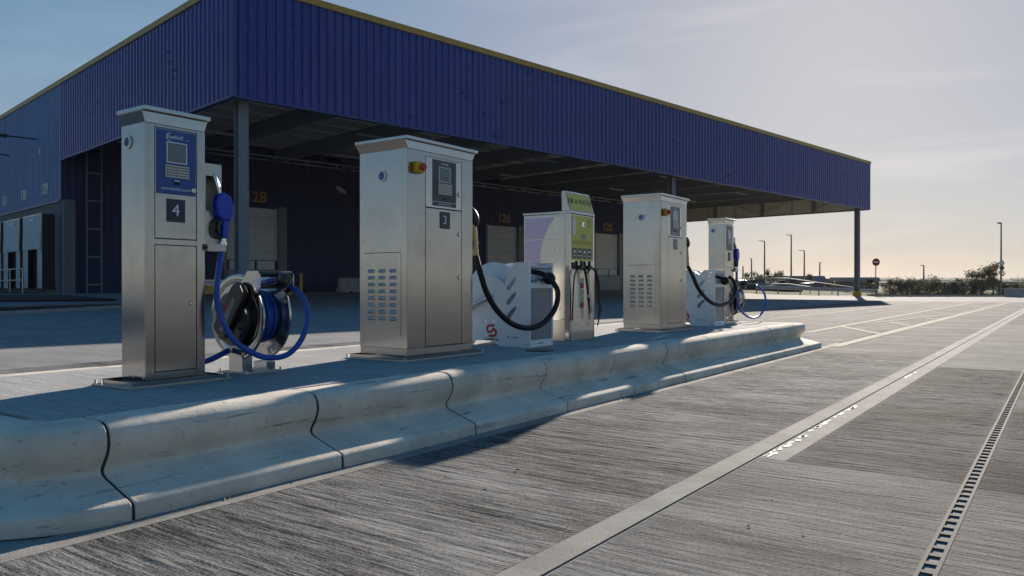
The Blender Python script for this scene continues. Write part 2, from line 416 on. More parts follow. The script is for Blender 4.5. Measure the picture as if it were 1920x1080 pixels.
# ------------------------------------------------------------------ mesh builder
class MB:
    def __init__(s):
        s.v, s.f = [], []
    def add(s, vs_, fs_):
        o = len(s.v)
        s.v += [tuple(p) for p in vs_]
        s.f += [tuple(i + o for i in q) for q in fs_]
        return s
    def box(s, x0, x1, y0, y1, z0, z1):
        return s.add([(x0, y0, z0), (x1, y0, z0), (x1, y1, z0), (x0, y1, z0), (x0, y0, z1), (x1, y0, z1), (x1, y1, z1), (x0, y1, z1)],
                     [(3, 2, 1, 0), (4, 5, 6, 7), (0, 1, 5, 4), (1, 2, 6, 5), (2, 3, 7, 6), (3, 0, 4, 7)])
    def hexa(s, lo, hi):
        """two 4-point loops (same order, counter-clockwise from above)"""
        return s.add(list(lo) + list(hi), [(3, 2, 1, 0), (4, 5, 6, 7), (0, 1, 5, 4), (1, 2, 6, 5), (2, 3, 7, 6), (3, 0, 4, 7)])
    def prism(s, poly, fn, a, b):
        n = len(poly)
        s.add([fn(p, a) for p in poly] + [fn(p, b) for p in poly],
              [tuple(reversed(range(n))), tuple(range(n, 2 * n))] + [(i, (i + 1) % n, n + (i + 1) % n, n + i) for i in range(n)])
        return s
    def tube(s, pts, r, seg=12, caps=True, closed=False):
        pts = [Vector(p) for p in pts]
        n = len(pts)
        rs = r if isinstance(r, (list, tuple)) else [r] * n
        rings, up = [], None
        for i, p in enumerate(pts):
            a = pts[i - 1] if (i > 0 or closed) else pts[i]
            b = pts[(i + 1) % n] if (i < n - 1 or closed) else pts[i]
            t = (b - a).normalized()
            if up is None:
                up = Vector((0, 0, 1)) if abs(t.z) < 0.9 else Vector((1, 0, 0))
            x = t.cross(up)
            if x.length < 1e-5:
                x = t.cross(Vector((0.3, 1, 0.2)))
            x.normalize()
            up = x.cross(t).normalized()
            rings.append([p + (x * math.cos(2 * math.pi * k / seg) + up * math.sin(2 * math.pi * k / seg)) * rs[i] for k in range(seg)])
        vs_, fs_ = [q for rg in rings for q in rg], []
        m = n if closed else n - 1
        for i in range(m):
            j = (i + 1) % n
            for k in range(seg):
                l = (k + 1) % seg
                fs_.append((i * seg + k, i * seg + l, j * seg + l, j * seg + k))
        if caps and not closed:
            fs_.append(tuple(reversed(range(seg))))
            fs_.append(tuple(range((n - 1) * seg, n * seg)))
        return s.add(vs_, fs_)
    def cyl(s, a, b, r, seg=16, r2=None):
        return s.tube([a, b], [r, r if r2 is None else r2], seg)
    def lathe(s, prof, c, axis='y', seg=40):
        """prof: list of (radius, along); closed shape revolved about axis through c"""
        vs_, fs_ = [], []
        n = len(prof)
        for k in range(seg):
            a = 2 * math.pi * k / seg
            for r, h in prof:
                p, q = r * math.cos(a), r * math.sin(a)
                if axis == 'y':
                    vs_.append((c[0] + p, c[1] + h, c[2] + q))
                elif axis == 'x':
                    vs_.append((c[0] + h, c[1] + p, c[2] + q))
                else:
                    vs_.append((c[0] + p, c[1] + q, c[2] + h))
        for k in range(seg):
            l = (k + 1) % seg
            for i in range(n):
                j = (i + 1) % n
                fs_.append((k * n + i, k * n + j, l * n + j, l * n + i))
        return s.add(vs_, fs_)
    def mesh(s, name, mat, smooth=False):
        me = bpy.data.meshes.new(name)
        me.from_pydata(s.v, [], s.f)
        bm = bmesh.new()
        bm.from_mesh(me)
        bmesh.ops.recalc_face_normals(bm, faces=bm.faces)
        bm.to_mesh(me)
        bm.free()
        if smooth:
            for p in me.polygons:
                p.use_smooth = True
            me.set_sharp_from_angle(angle=R(38))
        me.materials.append(M[mat] if isinstance(mat, str) else mat)
        me.update()
        return me
    def build(s, name, mat, parent=None, smooth=False, bevel=0.0, loc=None):
        o = bpy.data.objects.new(name, s.mesh(name, mat, smooth))
        COL.objects.link(o)
        o.parent = parent
        if loc is not None:
            o.location = loc
        if bevel:
            b = o.modifiers.new('bevel', 'BEVEL')
            b.width = bevel
            b.segments = 2
            b.limit_method = 'ANGLE'
            b.angle_limit = R(40)
        return o
def box(name, mat, parent, x0, x1, y0, y1, z0, z1, bevel=0.0):
    return MB().box(x0, x1, y0, y1, z0, z1).build(name, mat, parent, False, bevel)
def inst(me, name, parent, loc=(0, 0, 0), rot=(0, 0, 0), sc=(1, 1, 1)):
    o = bpy.data.objects.new(name, me)
    COL.objects.link(o)
    o.parent = parent
    o.location, o.rotation_euler, o.scale = loc, rot, sc
    return o
def tag(o, label=None, cat=None, group=None, kind=None):
    if label: o['label'] = label
    if cat: o['category'] = cat
    if group: o['group'] = group
    if kind: o['kind'] = kind
    return o
def thing(name, label, cat, loc=(0, 0, 0), rz=0.0, group=None):
    o = bpy.data.objects.new(name, None)
    COL.objects.link(o)
    o.location = loc
    o.rotation_euler = (0, 0, rz)
    o.empty_display_size = 0.2
    return tag(o, label, cat, group)
def text_mesh(s, size, mat, extrude=0.0006, shear=0.0, spacing=1.0, bold=0.0, squash=1.0):
    cu = bpy.data.curves.new('text', 'FONT')
    cu.body, cu.size, cu.extrude, cu.shear, cu.space_character = s, size, extrude, shear, spacing
    cu.offset = bold
    cu.align_x, cu.align_y = 'CENTER', 'CENTER'
    cu.resolution_u = 3
    t = bpy.data.objects.new('text', cu)
    COL.objects.link(t)
    bpy.context.view_layer.update()
    me = bpy.data.meshes.new_from_object(t.evaluated_get(bpy.context.evaluated_depsgraph_get()))
    bpy.data.objects.remove(t)
    if squash != 1.0:
        for v in me.vertices:
            v.co.x *= squash
    me.materials.clear()
    me.materials.append(M[mat])
    return me
FACE_X = (R(90), 0, R(90))       # lettering that faces +X, reads along +Y
FACE_MY = (R(90), 0, 0)          # faces -Y, reads along +X
FACE_MX = (R(90), 0, R(-90))     # faces -X, reads along -Y
def text(name, s, size, mat, parent, loc, rot, **k):
    return inst(text_mesh(s, size, mat, **k), name, parent, loc, rot)
def plate_mesh(name, outer, holes, thick, mat):
    """flat plate in local XY with holes, extruded along Z by thick (0..thick)"""
    cu = bpy.data.curves.new(name, 'CURVE')
    cu.dimensions = '2D'
    cu.fill_mode = 'BOTH'
    cu.extrude = thick / 2
    for loop in [outer] + holes:
        sp = cu.splines.new('POLY')
        sp.points.add(len(loop) - 1)
        for p, q in zip(sp.points, loop):
            p.co = (q[0], q[1], 0, 1)
        sp.use_cyclic_u = True
    t = bpy.data.objects.new(name, cu)
    COL.objects.link(t)
    bpy.context.view_layer.update()
    me = bpy.data.meshes.new_from_object(t.evaluated_get(bpy.context.evaluated_depsgraph_get()))
    bpy.data.objects.remove(t)
    for v in me.vertices:
        v.co.z += thick / 2
    me.materials.clear()
    me.materials.append(M[mat])
    return me
def arc(cx, cy, r, a0, a1, n):
    return [(cx + r * math.cos(R(a0 + (a1 - a0) * i / n)), cy + r * math.sin(R(a0 + (a1 - a0) * i / n))) for i in range(n + 1)]
def spline(pts, n=8):
    """Catmull-Rom through 3-D points"""
    P_ = [Vector(p) for p in pts]
    P_ = [P_[0] * 2 - P_[1]] + P_ + [P_[-1] * 2 - P_[-2]]
    out = []
    for i in range(1, len(P_) - 2):
        p0, p1, p2, p3 = P_[i - 1:i + 3]
        for k in range(n):
            t = k / n
            out.append(0.5 * ((2 * p1) + (p2 - p0) * t + (2 * p0 - 5 * p1 + 4 * p2 - p3) * t * t + (3 * p1 - p0 - 3 * p2 + p3) * t ** 3))
    out.append(P_[-2])
    return out
def copy_tree(o, parent=None):
    c = o.copy()
    COL.objects.link(c)
    c.parent = parent
    for ch in list(o.children):
        copy_tree(ch, c)
    return c

# ------------------------------------------------------------------ building frame
B_ROT = R(80.5)
C0 = Vector((-22.67, 15.97, 0))
bc = Vector((math.cos(B_ROT), math.sin(B_ROT), 0))
bn = Vector((-math.sin(B_ROT), math.cos(B_ROT), 0))
def bl(t, s, z=0.0):
    return C0 + bc * t + bn * s + Vector((0, 0, z))
DEPTH_C, LEN_C = 18.8, 55.3
def ground_z(x, y):
    """the yard climbs half a metre to the foot of the warehouse"""
    s = (Vector((x, y, 0)) - C0).dot(bn)
    k = min(1.0, max(0.0, (s - 1.0) / (DEPTH_C - 1.0)))
    return 0.5 * k * k * (3 - 2 * k)

# ------------------------------------------------------------------ ground
def sheet(name, mat, xs, ys, fz, parent=None):
    v = [(x, y, fz(x, y)) for y in ys for x in xs]
    nx = len(xs)
    f = [(j * nx + i, j * nx + i + 1, (j + 1) * nx + i + 1, (j + 1) * nx + i) for j in range(len(ys) - 1) for i in range(nx - 1)]
    me = bpy.data.meshes.new(name)
    me.from_pydata(v, [], f)
    me.materials.append(M[mat])
    o = bpy.data.objects.new(name, me)
    COL.objects.link(o)
    o.parent = parent
    return o
gx = [-2500, -900, -400, -200, -140] + [-110 + 3 * i for i in range(34)] + [-8, -5, 0, 5, 15, 40, 100, 300, 900, 2500]
gy = [-2500, -900, -300, -100, -40, -20] + [-12 + 3 * i for i in range(37)] + [110, 150, 250, 500, 1000, 2500]
tag(sheet('ground', 'grass', gx, gy, lambda x, y: ground_z(x, y) - 0.30 if (x * x + y * y) > 150 ** 2 else ground_z(x, y) - 0.06), kind='structure')
# concrete yard: a big apron, in view up to the boundary fence
def yard_poly():
    xs = [-110 + 2.5 * i for i in range(43)] + [-2.9]
    ys = [-40, -20] + [-10 + 2.5 * i for i in range(37)]
    return xs, ys
FENCE_D = 63.0
def clipz(x, y):
    return ground_z(x, y) - 0.004
bm = bmesh.new()
xs = [-110 + 2.5 * i for i in range(44)] + [0, 6, 14, 25, 45, 70]
ys = [-60, -40, -20] + [-10 + 2.5 * i for i in range(50)]
vv = {}
for i, x in enumerate(xs):
    for j, y in enumerate(ys):
        vv[i, j] = bm.verts.new((x, y, clipz(x, y)))
for i in range(len(xs) - 1):
    for j in range(len(ys) - 1):
        bm.faces.new((vv[i, j], vv[i + 1, j], vv[i + 1, j + 1], vv[i, j + 1]))
nrm = Vector((-SA, CA, 0))
geo = bmesh.ops.bisect_plane(bm, geom=bm.verts[:] + bm.edges[:] + bm.faces[:], plane_co=nrm * (FENCE_D + 6), plane_no=nrm, clear_outer=True)
me = bpy.data.meshes.new('yard'); bm.to_mesh(me); bm.free()
me.materials.append(M['yard'])
yard = bpy.data.objects.new('yard', me); COL.objects.link(yard); tag(yard, kind='structure')

# lane slabs in front of the island (X right of the kerb), each bay an object
lane = MB().box(-2.6, -2.5, -30, -29.9, -0.05, -0.01).build('lane', 'yard'); tag(lane, kind='structure')
TOE = -2.91
def slab(mat, x0, x1, y0, y1, z=0.0, name='slab'):
    return MB().box(x0, x1, y0, y1, -0.03, z).build(name, mat, lane)
import numpy as np
def ridges(X, Y, seed, amp):
    rs = np.random.RandomState(seed)
    Z = np.zeros_like(X)
    for lx, ly, a in ((0.8, 0.055, 0.5), (0.38, 0.024, 1.0), (0.18, 0.014, 0.7), (0.05, 0.012, 0.6)):
        g_ = rs.rand(int((X.max() - X.min()) / lx) + 4, int((Y.max() - Y.min()) / ly) + 4)
        u = (X - X.min()) / lx; v = (Y - Y.min()) / ly + 0.6 * np.sin(X * 2.3 + seed) * 0.3
        v = v - v.min()
        i = np.floor(u).astype(int); j = np.floor(v).astype(int); fu = u - i; fv = v - j
        j = np.minimum(j, g_.shape[1] - 2)
        fu = fu * fu * (3 - 2 * fu); fv = fv * fv * (3 - 2 * fv)
        Z += a * ((g_[i, j] * (1 - fu) + g_[i + 1, j] * fu) * (1 - fv) + (g_[i, j + 1] * (1 - fu) + g_[i + 1, j + 1] * fu) * fv - 0.5)
    return Z * amp
def ridged_slab(mat, x0, x1, y0, y1, z=0.0, seed=0, amp=0.0042, name='slab'):
    nx, ny = max(2, int((x1 - x0) / 0.045)), int((y1 - y0) / 0.0065)
    X, Y = np.meshgrid(np.linspace(x0, x1, nx + 1), np.linspace(y0, y1, ny + 1))
    Z = np.minimum(ridges(X, Y, seed, amp) - amp * 0.55, -0.0005) + z
    edge = np.minimum(np.minimum(X - x0, x1 - X), np.minimum(Y - y0, y1 - Y))
    Z = np.where(edge < 0.012, z - 0.001, Z)
    v = np.stack([X, Y, Z], -1).reshape(-1, 3)
    idx = np.arange((nx + 1) * (ny + 1)).reshape(ny + 1, nx + 1)
    f = np.stack([idx[:-1, :-1], idx[:-1, 1:], idx[1:, 1:], idx[1:, :-1]], -1).reshape(-1, 4)
    me = bpy.data.meshes.new(name)
    me.vertices.add(len(v)); me.vertices.foreach_set('co', v.astype('f').ravel())
    me.loops.add(f.size); me.loops.foreach_set('vertex_index', f.astype('i').ravel())
    me.polygons.add(len(f)); me.polygons.foreach_set('loop_start', np.arange(0, f.size, 4, dtype='i')); me.polygons.foreach_set('loop_total', np.full(len(f), 4, dtype='i'))
    me.polygons.foreach_set('use_smooth', np.ones(len(f), dtype=bool))
    me.update(); me.validate()
    me.materials.append(M[mat])
    o = bpy.data.objects.new(name, me); COL.objects.link(o); o.parent = lane
    return o
STRIP = TOE + 0.10
slab('smooth', TOE - 0.05, STRIP, -8, 12.9, 0.003, 'edge_strip')
ridged_slab('lane', STRIP + 0.002, -1.452, 0.3, 10.996, 0.003, 3)
ridged_slab('lane_pale', -1.316, -0.392, 0.8, 4.08, 0.003, 5, 0.0028)
ridged_slab('lane_dark', -1.18, -0.392, 4.088, 9.75, 0.003, 7)
ridged_slab('lane_pale', -0.328, 0.9, 0.8, 4.02, 0.003, 9, 0.0028)
ridged_slab('lane_dark', -0.328, 0.9, 4.028, 6.6, 0.003, 11)
joints_l = [-8, 0.3, 11.0, 14.8, 26.3, 37.8, 49.5]
for a, b_ in zip(joints_l[:-1], joints_l[1:]):
    if a != 0.3:
        slab('lane', STRIP + 0.002, -1.452, a + 0.004, b_ - 0.004, random.uniform(-0.001, 0.001))
    slab('smooth', -1.45, -1.333, a + 0.004, b_ - 0.004, 0.002, 'edge_strip')
slab('gap', -1.34, -1.305, -8, 49, -0.022, 'joint_seal')
for (a, b_, m_) in [(-8, 4.08, 'lane_pale'), (4.088, 9.75, 'lane_dark'), (9.758, 21, 'lane_pale'), (21.008, 33, 'lane'), (33.008, 49, 'lane')]:
    if a > 0:
        slab('smooth', -1.316, -1.182, a, b_, 0.0015, 'edge_strip')
    slab(m_, -1.18 if a > 0 else -1.316, -0.392, a, b_ if a > 0 else 0.79, 0.0 if a > 9 or a < 0 else -0.015)
for (a, b_, m_) in [(-8, 4.02, 'lane_pale'), (4.028, 6.6, 'lane_dark'), (6.608, 16, 'lane'), (16.008, 33, 'lane_pale'), (33.008, 49, 'lane')]:
    slab(m_, -0.328 if a > 6 or a < 0 else 0.902, 3.4, a, b_ if a > 0 else 0.79, 0.001)
slab('lane_pale', 0.902, 3.4, 0.8, 4.02, 0.001)
slab('lane', 3.41, 12, -8, 49, 0.0)
# bays of the road behind the island and beyond its far end
for (x0, x1, y0, y1, m_) in [(-6.6, -5.77, -8, 12.3, 'lane'), (-9.3, -6.61, -8, 4.6, 'lane_pale'), (-9.3, -6.61, 4.61, 15, 'lane'),
                             (-5.76, -2.93, 12.32, 24, 'lane'), (-9.3, -5.77, 15.01, 30, 'lane'), (-5.76, -2.93, 24.01, 49, 'lane'), (-9.3, -5.77, 30.01, 49, 'lane')]:
    slab(m_, x0, x1, y0, y1, random.uniform(0, 0.002))

# painted lines beyond the island
road_marking = MB()
def strip(p, q, w, z):
    p, q = Vector(p), Vector(q)
    n = Vector((-(q - p).y, (q - p).x, 0)).normalized() * w / 2
    return [(a.x, a.y, z) for a in (p - n, q - n, q + n, p + n)]
marks = tag(MB().add(strip((-2.80, 12.1, 0), (-2.52, 47, 0), 0.16, 0.0055), [(0, 1, 2, 3)]).build('lane_marking', 'line_paint'), kind='structure')
for i, (p, q, w) in enumerate([(gnd(1512, 624), gnd(1822, 568), 0.14), (gnd(1575, 612), gnd(1660, 628.5), 0.14), (gnd(1665, 604), gnd(1712, 612), 0.12),
                               (gnd(1735, 597), gnd(1755, 600), 0.12), (gnd(1640, 605), gnd(1790, 590), 0.12), (gnd(1440, 600), gnd(1745, 566.5), 0.14),
                               (gnd(1540, 602), gnd(1600, 604), 0.12), (gnd(1600, 590.5), gnd(1740, 572), 0.06)]):
    MB().add(strip(p, q, w, 0.0065 + 0.0005 * i), [(0, 1, 2, 3)]).build('painted_line', 'line_paint', marks)

# sun glints on water in the joint, painted as pale flecks
def glint_fleck(cx, cy, lx, ly, seed):
    rr = random.Random(seed)
    n = 22
    m_ = MB()
    rad = [0.65 + 0.35 * rr.random() for _ in range(n)]
    rad = [(rad[i] + rad[(i + 1) % n]) / 2 for i in range(n)]
    v = [(cx + lx * rad[i] * math.cos(2 * math.pi * i / n), cy + ly * rad[i] * math.sin(2 * math.pi * i / n), 0.0045) for i in range(n)]
    return m_.add(v, [tuple(range(n))])
pale_glint = MB()
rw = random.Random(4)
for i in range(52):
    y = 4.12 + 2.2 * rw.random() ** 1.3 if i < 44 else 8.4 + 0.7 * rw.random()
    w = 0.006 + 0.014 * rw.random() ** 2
    p_ = glint_fleck(-1.312 + w + abs(rw.gauss(0, 0.012)), y, w, w * (1.0 + 3.0 * rw.random()), i)
    pale_glint.add(p_.v, p_.f)
tag(pale_glint.build('painted_glints', 'pale_glint'), 'white painted glints scattered along the joint in the lane', 'painted_glints', kind='stuff')

# slotted drain
drain = thing('slot_drain', 'narrow metal drain with a row of square slots in the right of the lane', 'drain', (-0.36, 0, 0))
box('rail', 'drain_iron', drain, -0.031, -0.0185, -6, 40, -0.02, 0.004)
box('rail', 'drain_iron', drain, 0.0185, 0.031, -6, 40, -0.02, 0.004)
box('channel', 'gap', drain, -0.03, 0.03, -6, 40, -0.3, -0.2)
box('channel_side', 'gap', drain, -0.032, -0.028, -6, 40, -0.3, -0.021)
box('channel_side', 'gap', drain, 0.028, 0.032, -6, 40, -0.3, -0.021)
bar_me = MB().box(-0.0188, 0.0188, -0.0135, 0.0135, -0.018, 0.003).mesh('bar', 'drain_iron')
for k in range(140):
    inst(bar_me, 'bar', drain, (0, 1.55 + 0.093 * k, 0))
box('bar', 'drain_iron', drain, -0.0188, 0.0188, -6, 1.5, -0.018, 0.003)
box('bar', 'drain_iron', drain, -0.0188, 0.0188, 14.6, 40, -0.018, 0.003)
# the slabs are cut away under the drain by their own edges (405 mm to 315 mm)

# ------------------------------------------------------------------ island with safety kerb
IZ = 0.36
PROF = [(0, 0), (0, .36), (.12, .361), (.155, .358), (.182, .346), (.200, .326), (.208, .302), (.210, .275), (.204, .246), (.19, .218), (.172, .192),
        (.160, .172), (.158, .158), (.166, .146), (.185, .136), (.22, .124), (.345, .083), (.372, .075), (.384, .068), (.39, .056), (.391, .03), (.391, 0)]
XB = -3.30                       # back of the front kerb
XR = -5.13                       # back of the rear kerb
Y1, Y2 = 1.61, 11.15             # straight run
YEND = Y2 + 0.39
island = box('island', 'island', None, XR + 0.003, XB - 0.003, Y1 - 0.135, Y2 + 0.30 - 0.003, 0.0, IZ + 0.001)
tag(island, kind='structure')
def sweep(name, path, parent, jitter=0.0):
    """path: list of (point on the back line, outward 2-D normal scaled for mitres)"""
    n, m = len(path), len(PROF)
    v = [(p[0] + o[0] * d, p[1] + o[1] * d, z + jitter) for p, o in path for d, z in PROF]
    f = [(i * m + k, i * m + (k + 1) % m, (i + 1) * m + (k + 1) % m, (i + 1) * m + k) for i in range(n - 1) for k in range(m)]
    f += [tuple(range(m)), tuple(range((n - 1) * m, n * m))]
    return MB().add(v, f).build(name, 'kerb', parent, True, 0.004)
G = 0.0068
ys_ = [Y1 + (Y2 - Y1) * k / 9 for k in range(10)]
for a, b_ in zip(ys_[:-1], ys_[1:]):
    jx, jz = random.uniform(-.003, .003), random.uniform(-.002, .001)
    sweep('kerb_block', [((XB + jx, a + G), (1, 0)), ((XB + jx, b_ - G), (1, 0))], island, jz)
    sweep('kerb_block', [((XR - jx, a + G), (-1, 0)), ((XR - jx, b_ - G), (-1, 0))], island, jz)
def mortar(x, y, sx):
    pts = [(x + sx * max(0.001, d - 0.006), z - 0.005 if z > 0.01 else z) for d, z in PROF]
    MB().prism(pts, lambda p, a: (p[0], a, p[1]), y - G * 1.1, y + G * 1.1).build('joint', 'joint_dirt', island)
for y_ in ys_:
    mortar(XB, y_, 1); mortar(XR, y_, -1)
# near corners are rounded, far corners square
RC = 0.16
def corner(cx, cy, a0, a1, rnd, n=12):
    out = []
    for i in range(n + 1):
        a = R(a0 + (a1 - a0) * i / n)
        o = (math.cos(a), math.sin(a))
        out.append(((cx + o[0] * rnd, cy + o[1] * rnd), o))
    return out
YN = Y1 - RC                     # back line of the near end
sweep('kerb_block', [((XB, Y1 - G), (1, 0))] + corner(XB - RC, Y1 - G, 0, -90, RC)[1:], island)
sweep('kerb_block', corner(XR + RC, Y1 - G, 180, 270, RC), island)
xm = [XR + RC, (XR + XB) / 2, XB - RC]
for a, b_ in zip(xm[:-1], xm[1:]):
    sweep('kerb_block', [((a + G, YN - G), (0, -1)), ((b_ - G, YN - G), (0, -1))], island)
YF = Y2 + 0.30
sweep('kerb_block', [((XB, Y2 + G), (1, 0)), ((XB, YF), (1, 1)), ((XB - 0.30, YF), (0, 1))], island)
sweep('kerb_block', [((XR, Y2 + G), (-1, 0)), ((XR, YF), (-1, 1)), ((XR + 0.30, YF), (0, 1))], island)
xm = [XR + 0.30, (XR + XB) / 2, XB - 0.30]
for a, b_ in zip(xm[:-1], xm[1:]):
    sweep('kerb_block', [((a + G, YF), (0, 1)), ((b_ - G, YF), (0, 1))], island)
# small cover plate let into the island top
cov = MB()
cov.lathe([(0.0, 0.0), (0.11, 0.0), (0.12, 0.004), (0.12, 0.008), (0.0, 0.008)], (0, 0, 0), 'z', 28)
tag(cov.build('inspection_cover', 'plastic_black', None, True, loc=(-3.56, 5.42, IZ)), 'round dark inspection cover set in the island beside the white hose reel', 'cover')

# ------------------------------------------------------------------ pump cabinets
def screw_heads(pts, parent, fn, r=0.006):
    me = MB().lathe([(0, 0), (r, 0), (r * 0.8, r * 0.5), (0, r * 0.6)], (0, 0, 0), 'z', 10).mesh('screw', 'chrome', True)
    for p in pts:
        o = inst(me, 'screw', parent)
        fn(o, p)
def face_x(o, p): o.location = p; o.rotation_euler = (0, R(90), 0)
def face_my(o, p): o.location = p; o.rotation_euler = (R(90), 0, 0)

def vent_disc(parent, x, y, z, r=0.037, blue='vent_blue'):
    v = MB().lathe([(r * 0.70, 0.0), (r, 0.0), (r, -0.008), (r * 0.92, -0.012), (r * 0.70, -0.010)], (x, y, z), 'y', 28).build('vent', 'white_paint', parent, True)
    MB().lathe([(0.0, -0.001), (r * 0.7, -0.001), (r * 0.7, -0.003), (0.0, -0.003)], (x, y, z), 'y', 24).build('vent_back', blue, v)
    for k in range(5):
        zz = z - r * 0.54 + k * r * 0.27
        hw = math.sqrt(max(0, (r * 0.68) ** 2 - (zz - z) ** 2))
        MB().hexa([(x - hw, y - 0.008, zz - 0.003), (x + hw, y - 0.008, zz - 0.003), (x + hw, y - 0.002, zz), (x - hw, y - 0.002, zz)],
                  [(x - hw, y - 0.009, zz), (x + hw, y - 0.009, zz), (x + hw, y - 0.003, zz + 0.003), (x - hw, y - 0.003, zz + 0.003)]).build('vent_slat', blue, v)
def lock(parent, x, y, z, r=0.013):
    o = MB().lathe([(0, 0), (r, 0), (r, 0.006), (r * 0.8, 0.010), (0, 0.010)], (x, y, z), 'x', 20).build('lock', 'chrome', parent, True)
    MB().box(x + 0.010, x + 0.0115, y - r * 0.16, y + r * 0.16, z - r * 0.5, z + r * 0.5).build('keyhole', 'gap', o)
def keyboard(parent, x, y0, y1, z0, z1, rows=5, cols=11):
    pad = box('key_pad', 'key_pad', parent, x, x + 0.003, y0, y1, z0, z1)
    k = MB()
    dy, dz = (y1 - y0) / cols, (z1 - z0) / rows
    for i in range(cols):
        for j in range(rows):
            k.box(x + 0.003, x + 0.006, y0 + dy * (i + 0.16), y0 + dy * (i + 0.84), z0 + dz * (j + 0.2), z0 + dz * (j + 0.8))
    tag(k.build('keys', 'key', pad), kind='stuff')
def lid(parent, dep, w, H_, mat='steel', ov=0.022, side=0.03):
    lo = [(-dep, 0, H_ - 0.085), (0.003, 0, H_ - 0.085), (0.003, w, H_ - 0.085), (-dep, w, H_ - 0.085)]
    hi = [(-dep - 0.01, -side, H_ - 0.024), (0.004, -side, H_ - 0.024), (0.004, w + side, H_ - 0.024), (-dep - 0.01, w + side, H_ - 0.024)]
    l = MB().hexa(lo, hi)
    l.box(-dep - 0.012, ov, -side - 0.003, w + side + 0.003, H_ - 0.0238, H_)
    return l.build('lid', mat, parent, False, 0.003)
def base_plate(parent, dep, w, px=0.06, py=0.10):
    b = box('base_plate', 'steel_dull', parent, -dep - px, px, -py, w + py, 0.002, 0.010)
    t = 0.006
    for (x0, x1, y0, y1) in [(px - 0.028, px - 0.028 + t, -py * .72, w + py * .72), (-dep - px * .7, -dep - px * .7 + t, -py * .72, w + py * .72),
                             (-dep - px * .7 + t, px - 0.028, -py * .72, -py * .72 + t), (-dep - px * .7 + t, px - 0.028, w + py * .72 - t, w + py * .72)]:
        MB().box(x0, x1, y0, y1, 0.0101, 0.034).build('plinth_rail', 'steel', b)
    for x_ in (-dep - px * 0.85, px * 0.80):
        for y_ in (-py * 0.87, w + py * 0.87):
            MB().cyl((x_, y_, 0.010), (x_, y_, 0.032), 0.006, 8).build('anchor_bolt', 'zinc', b)

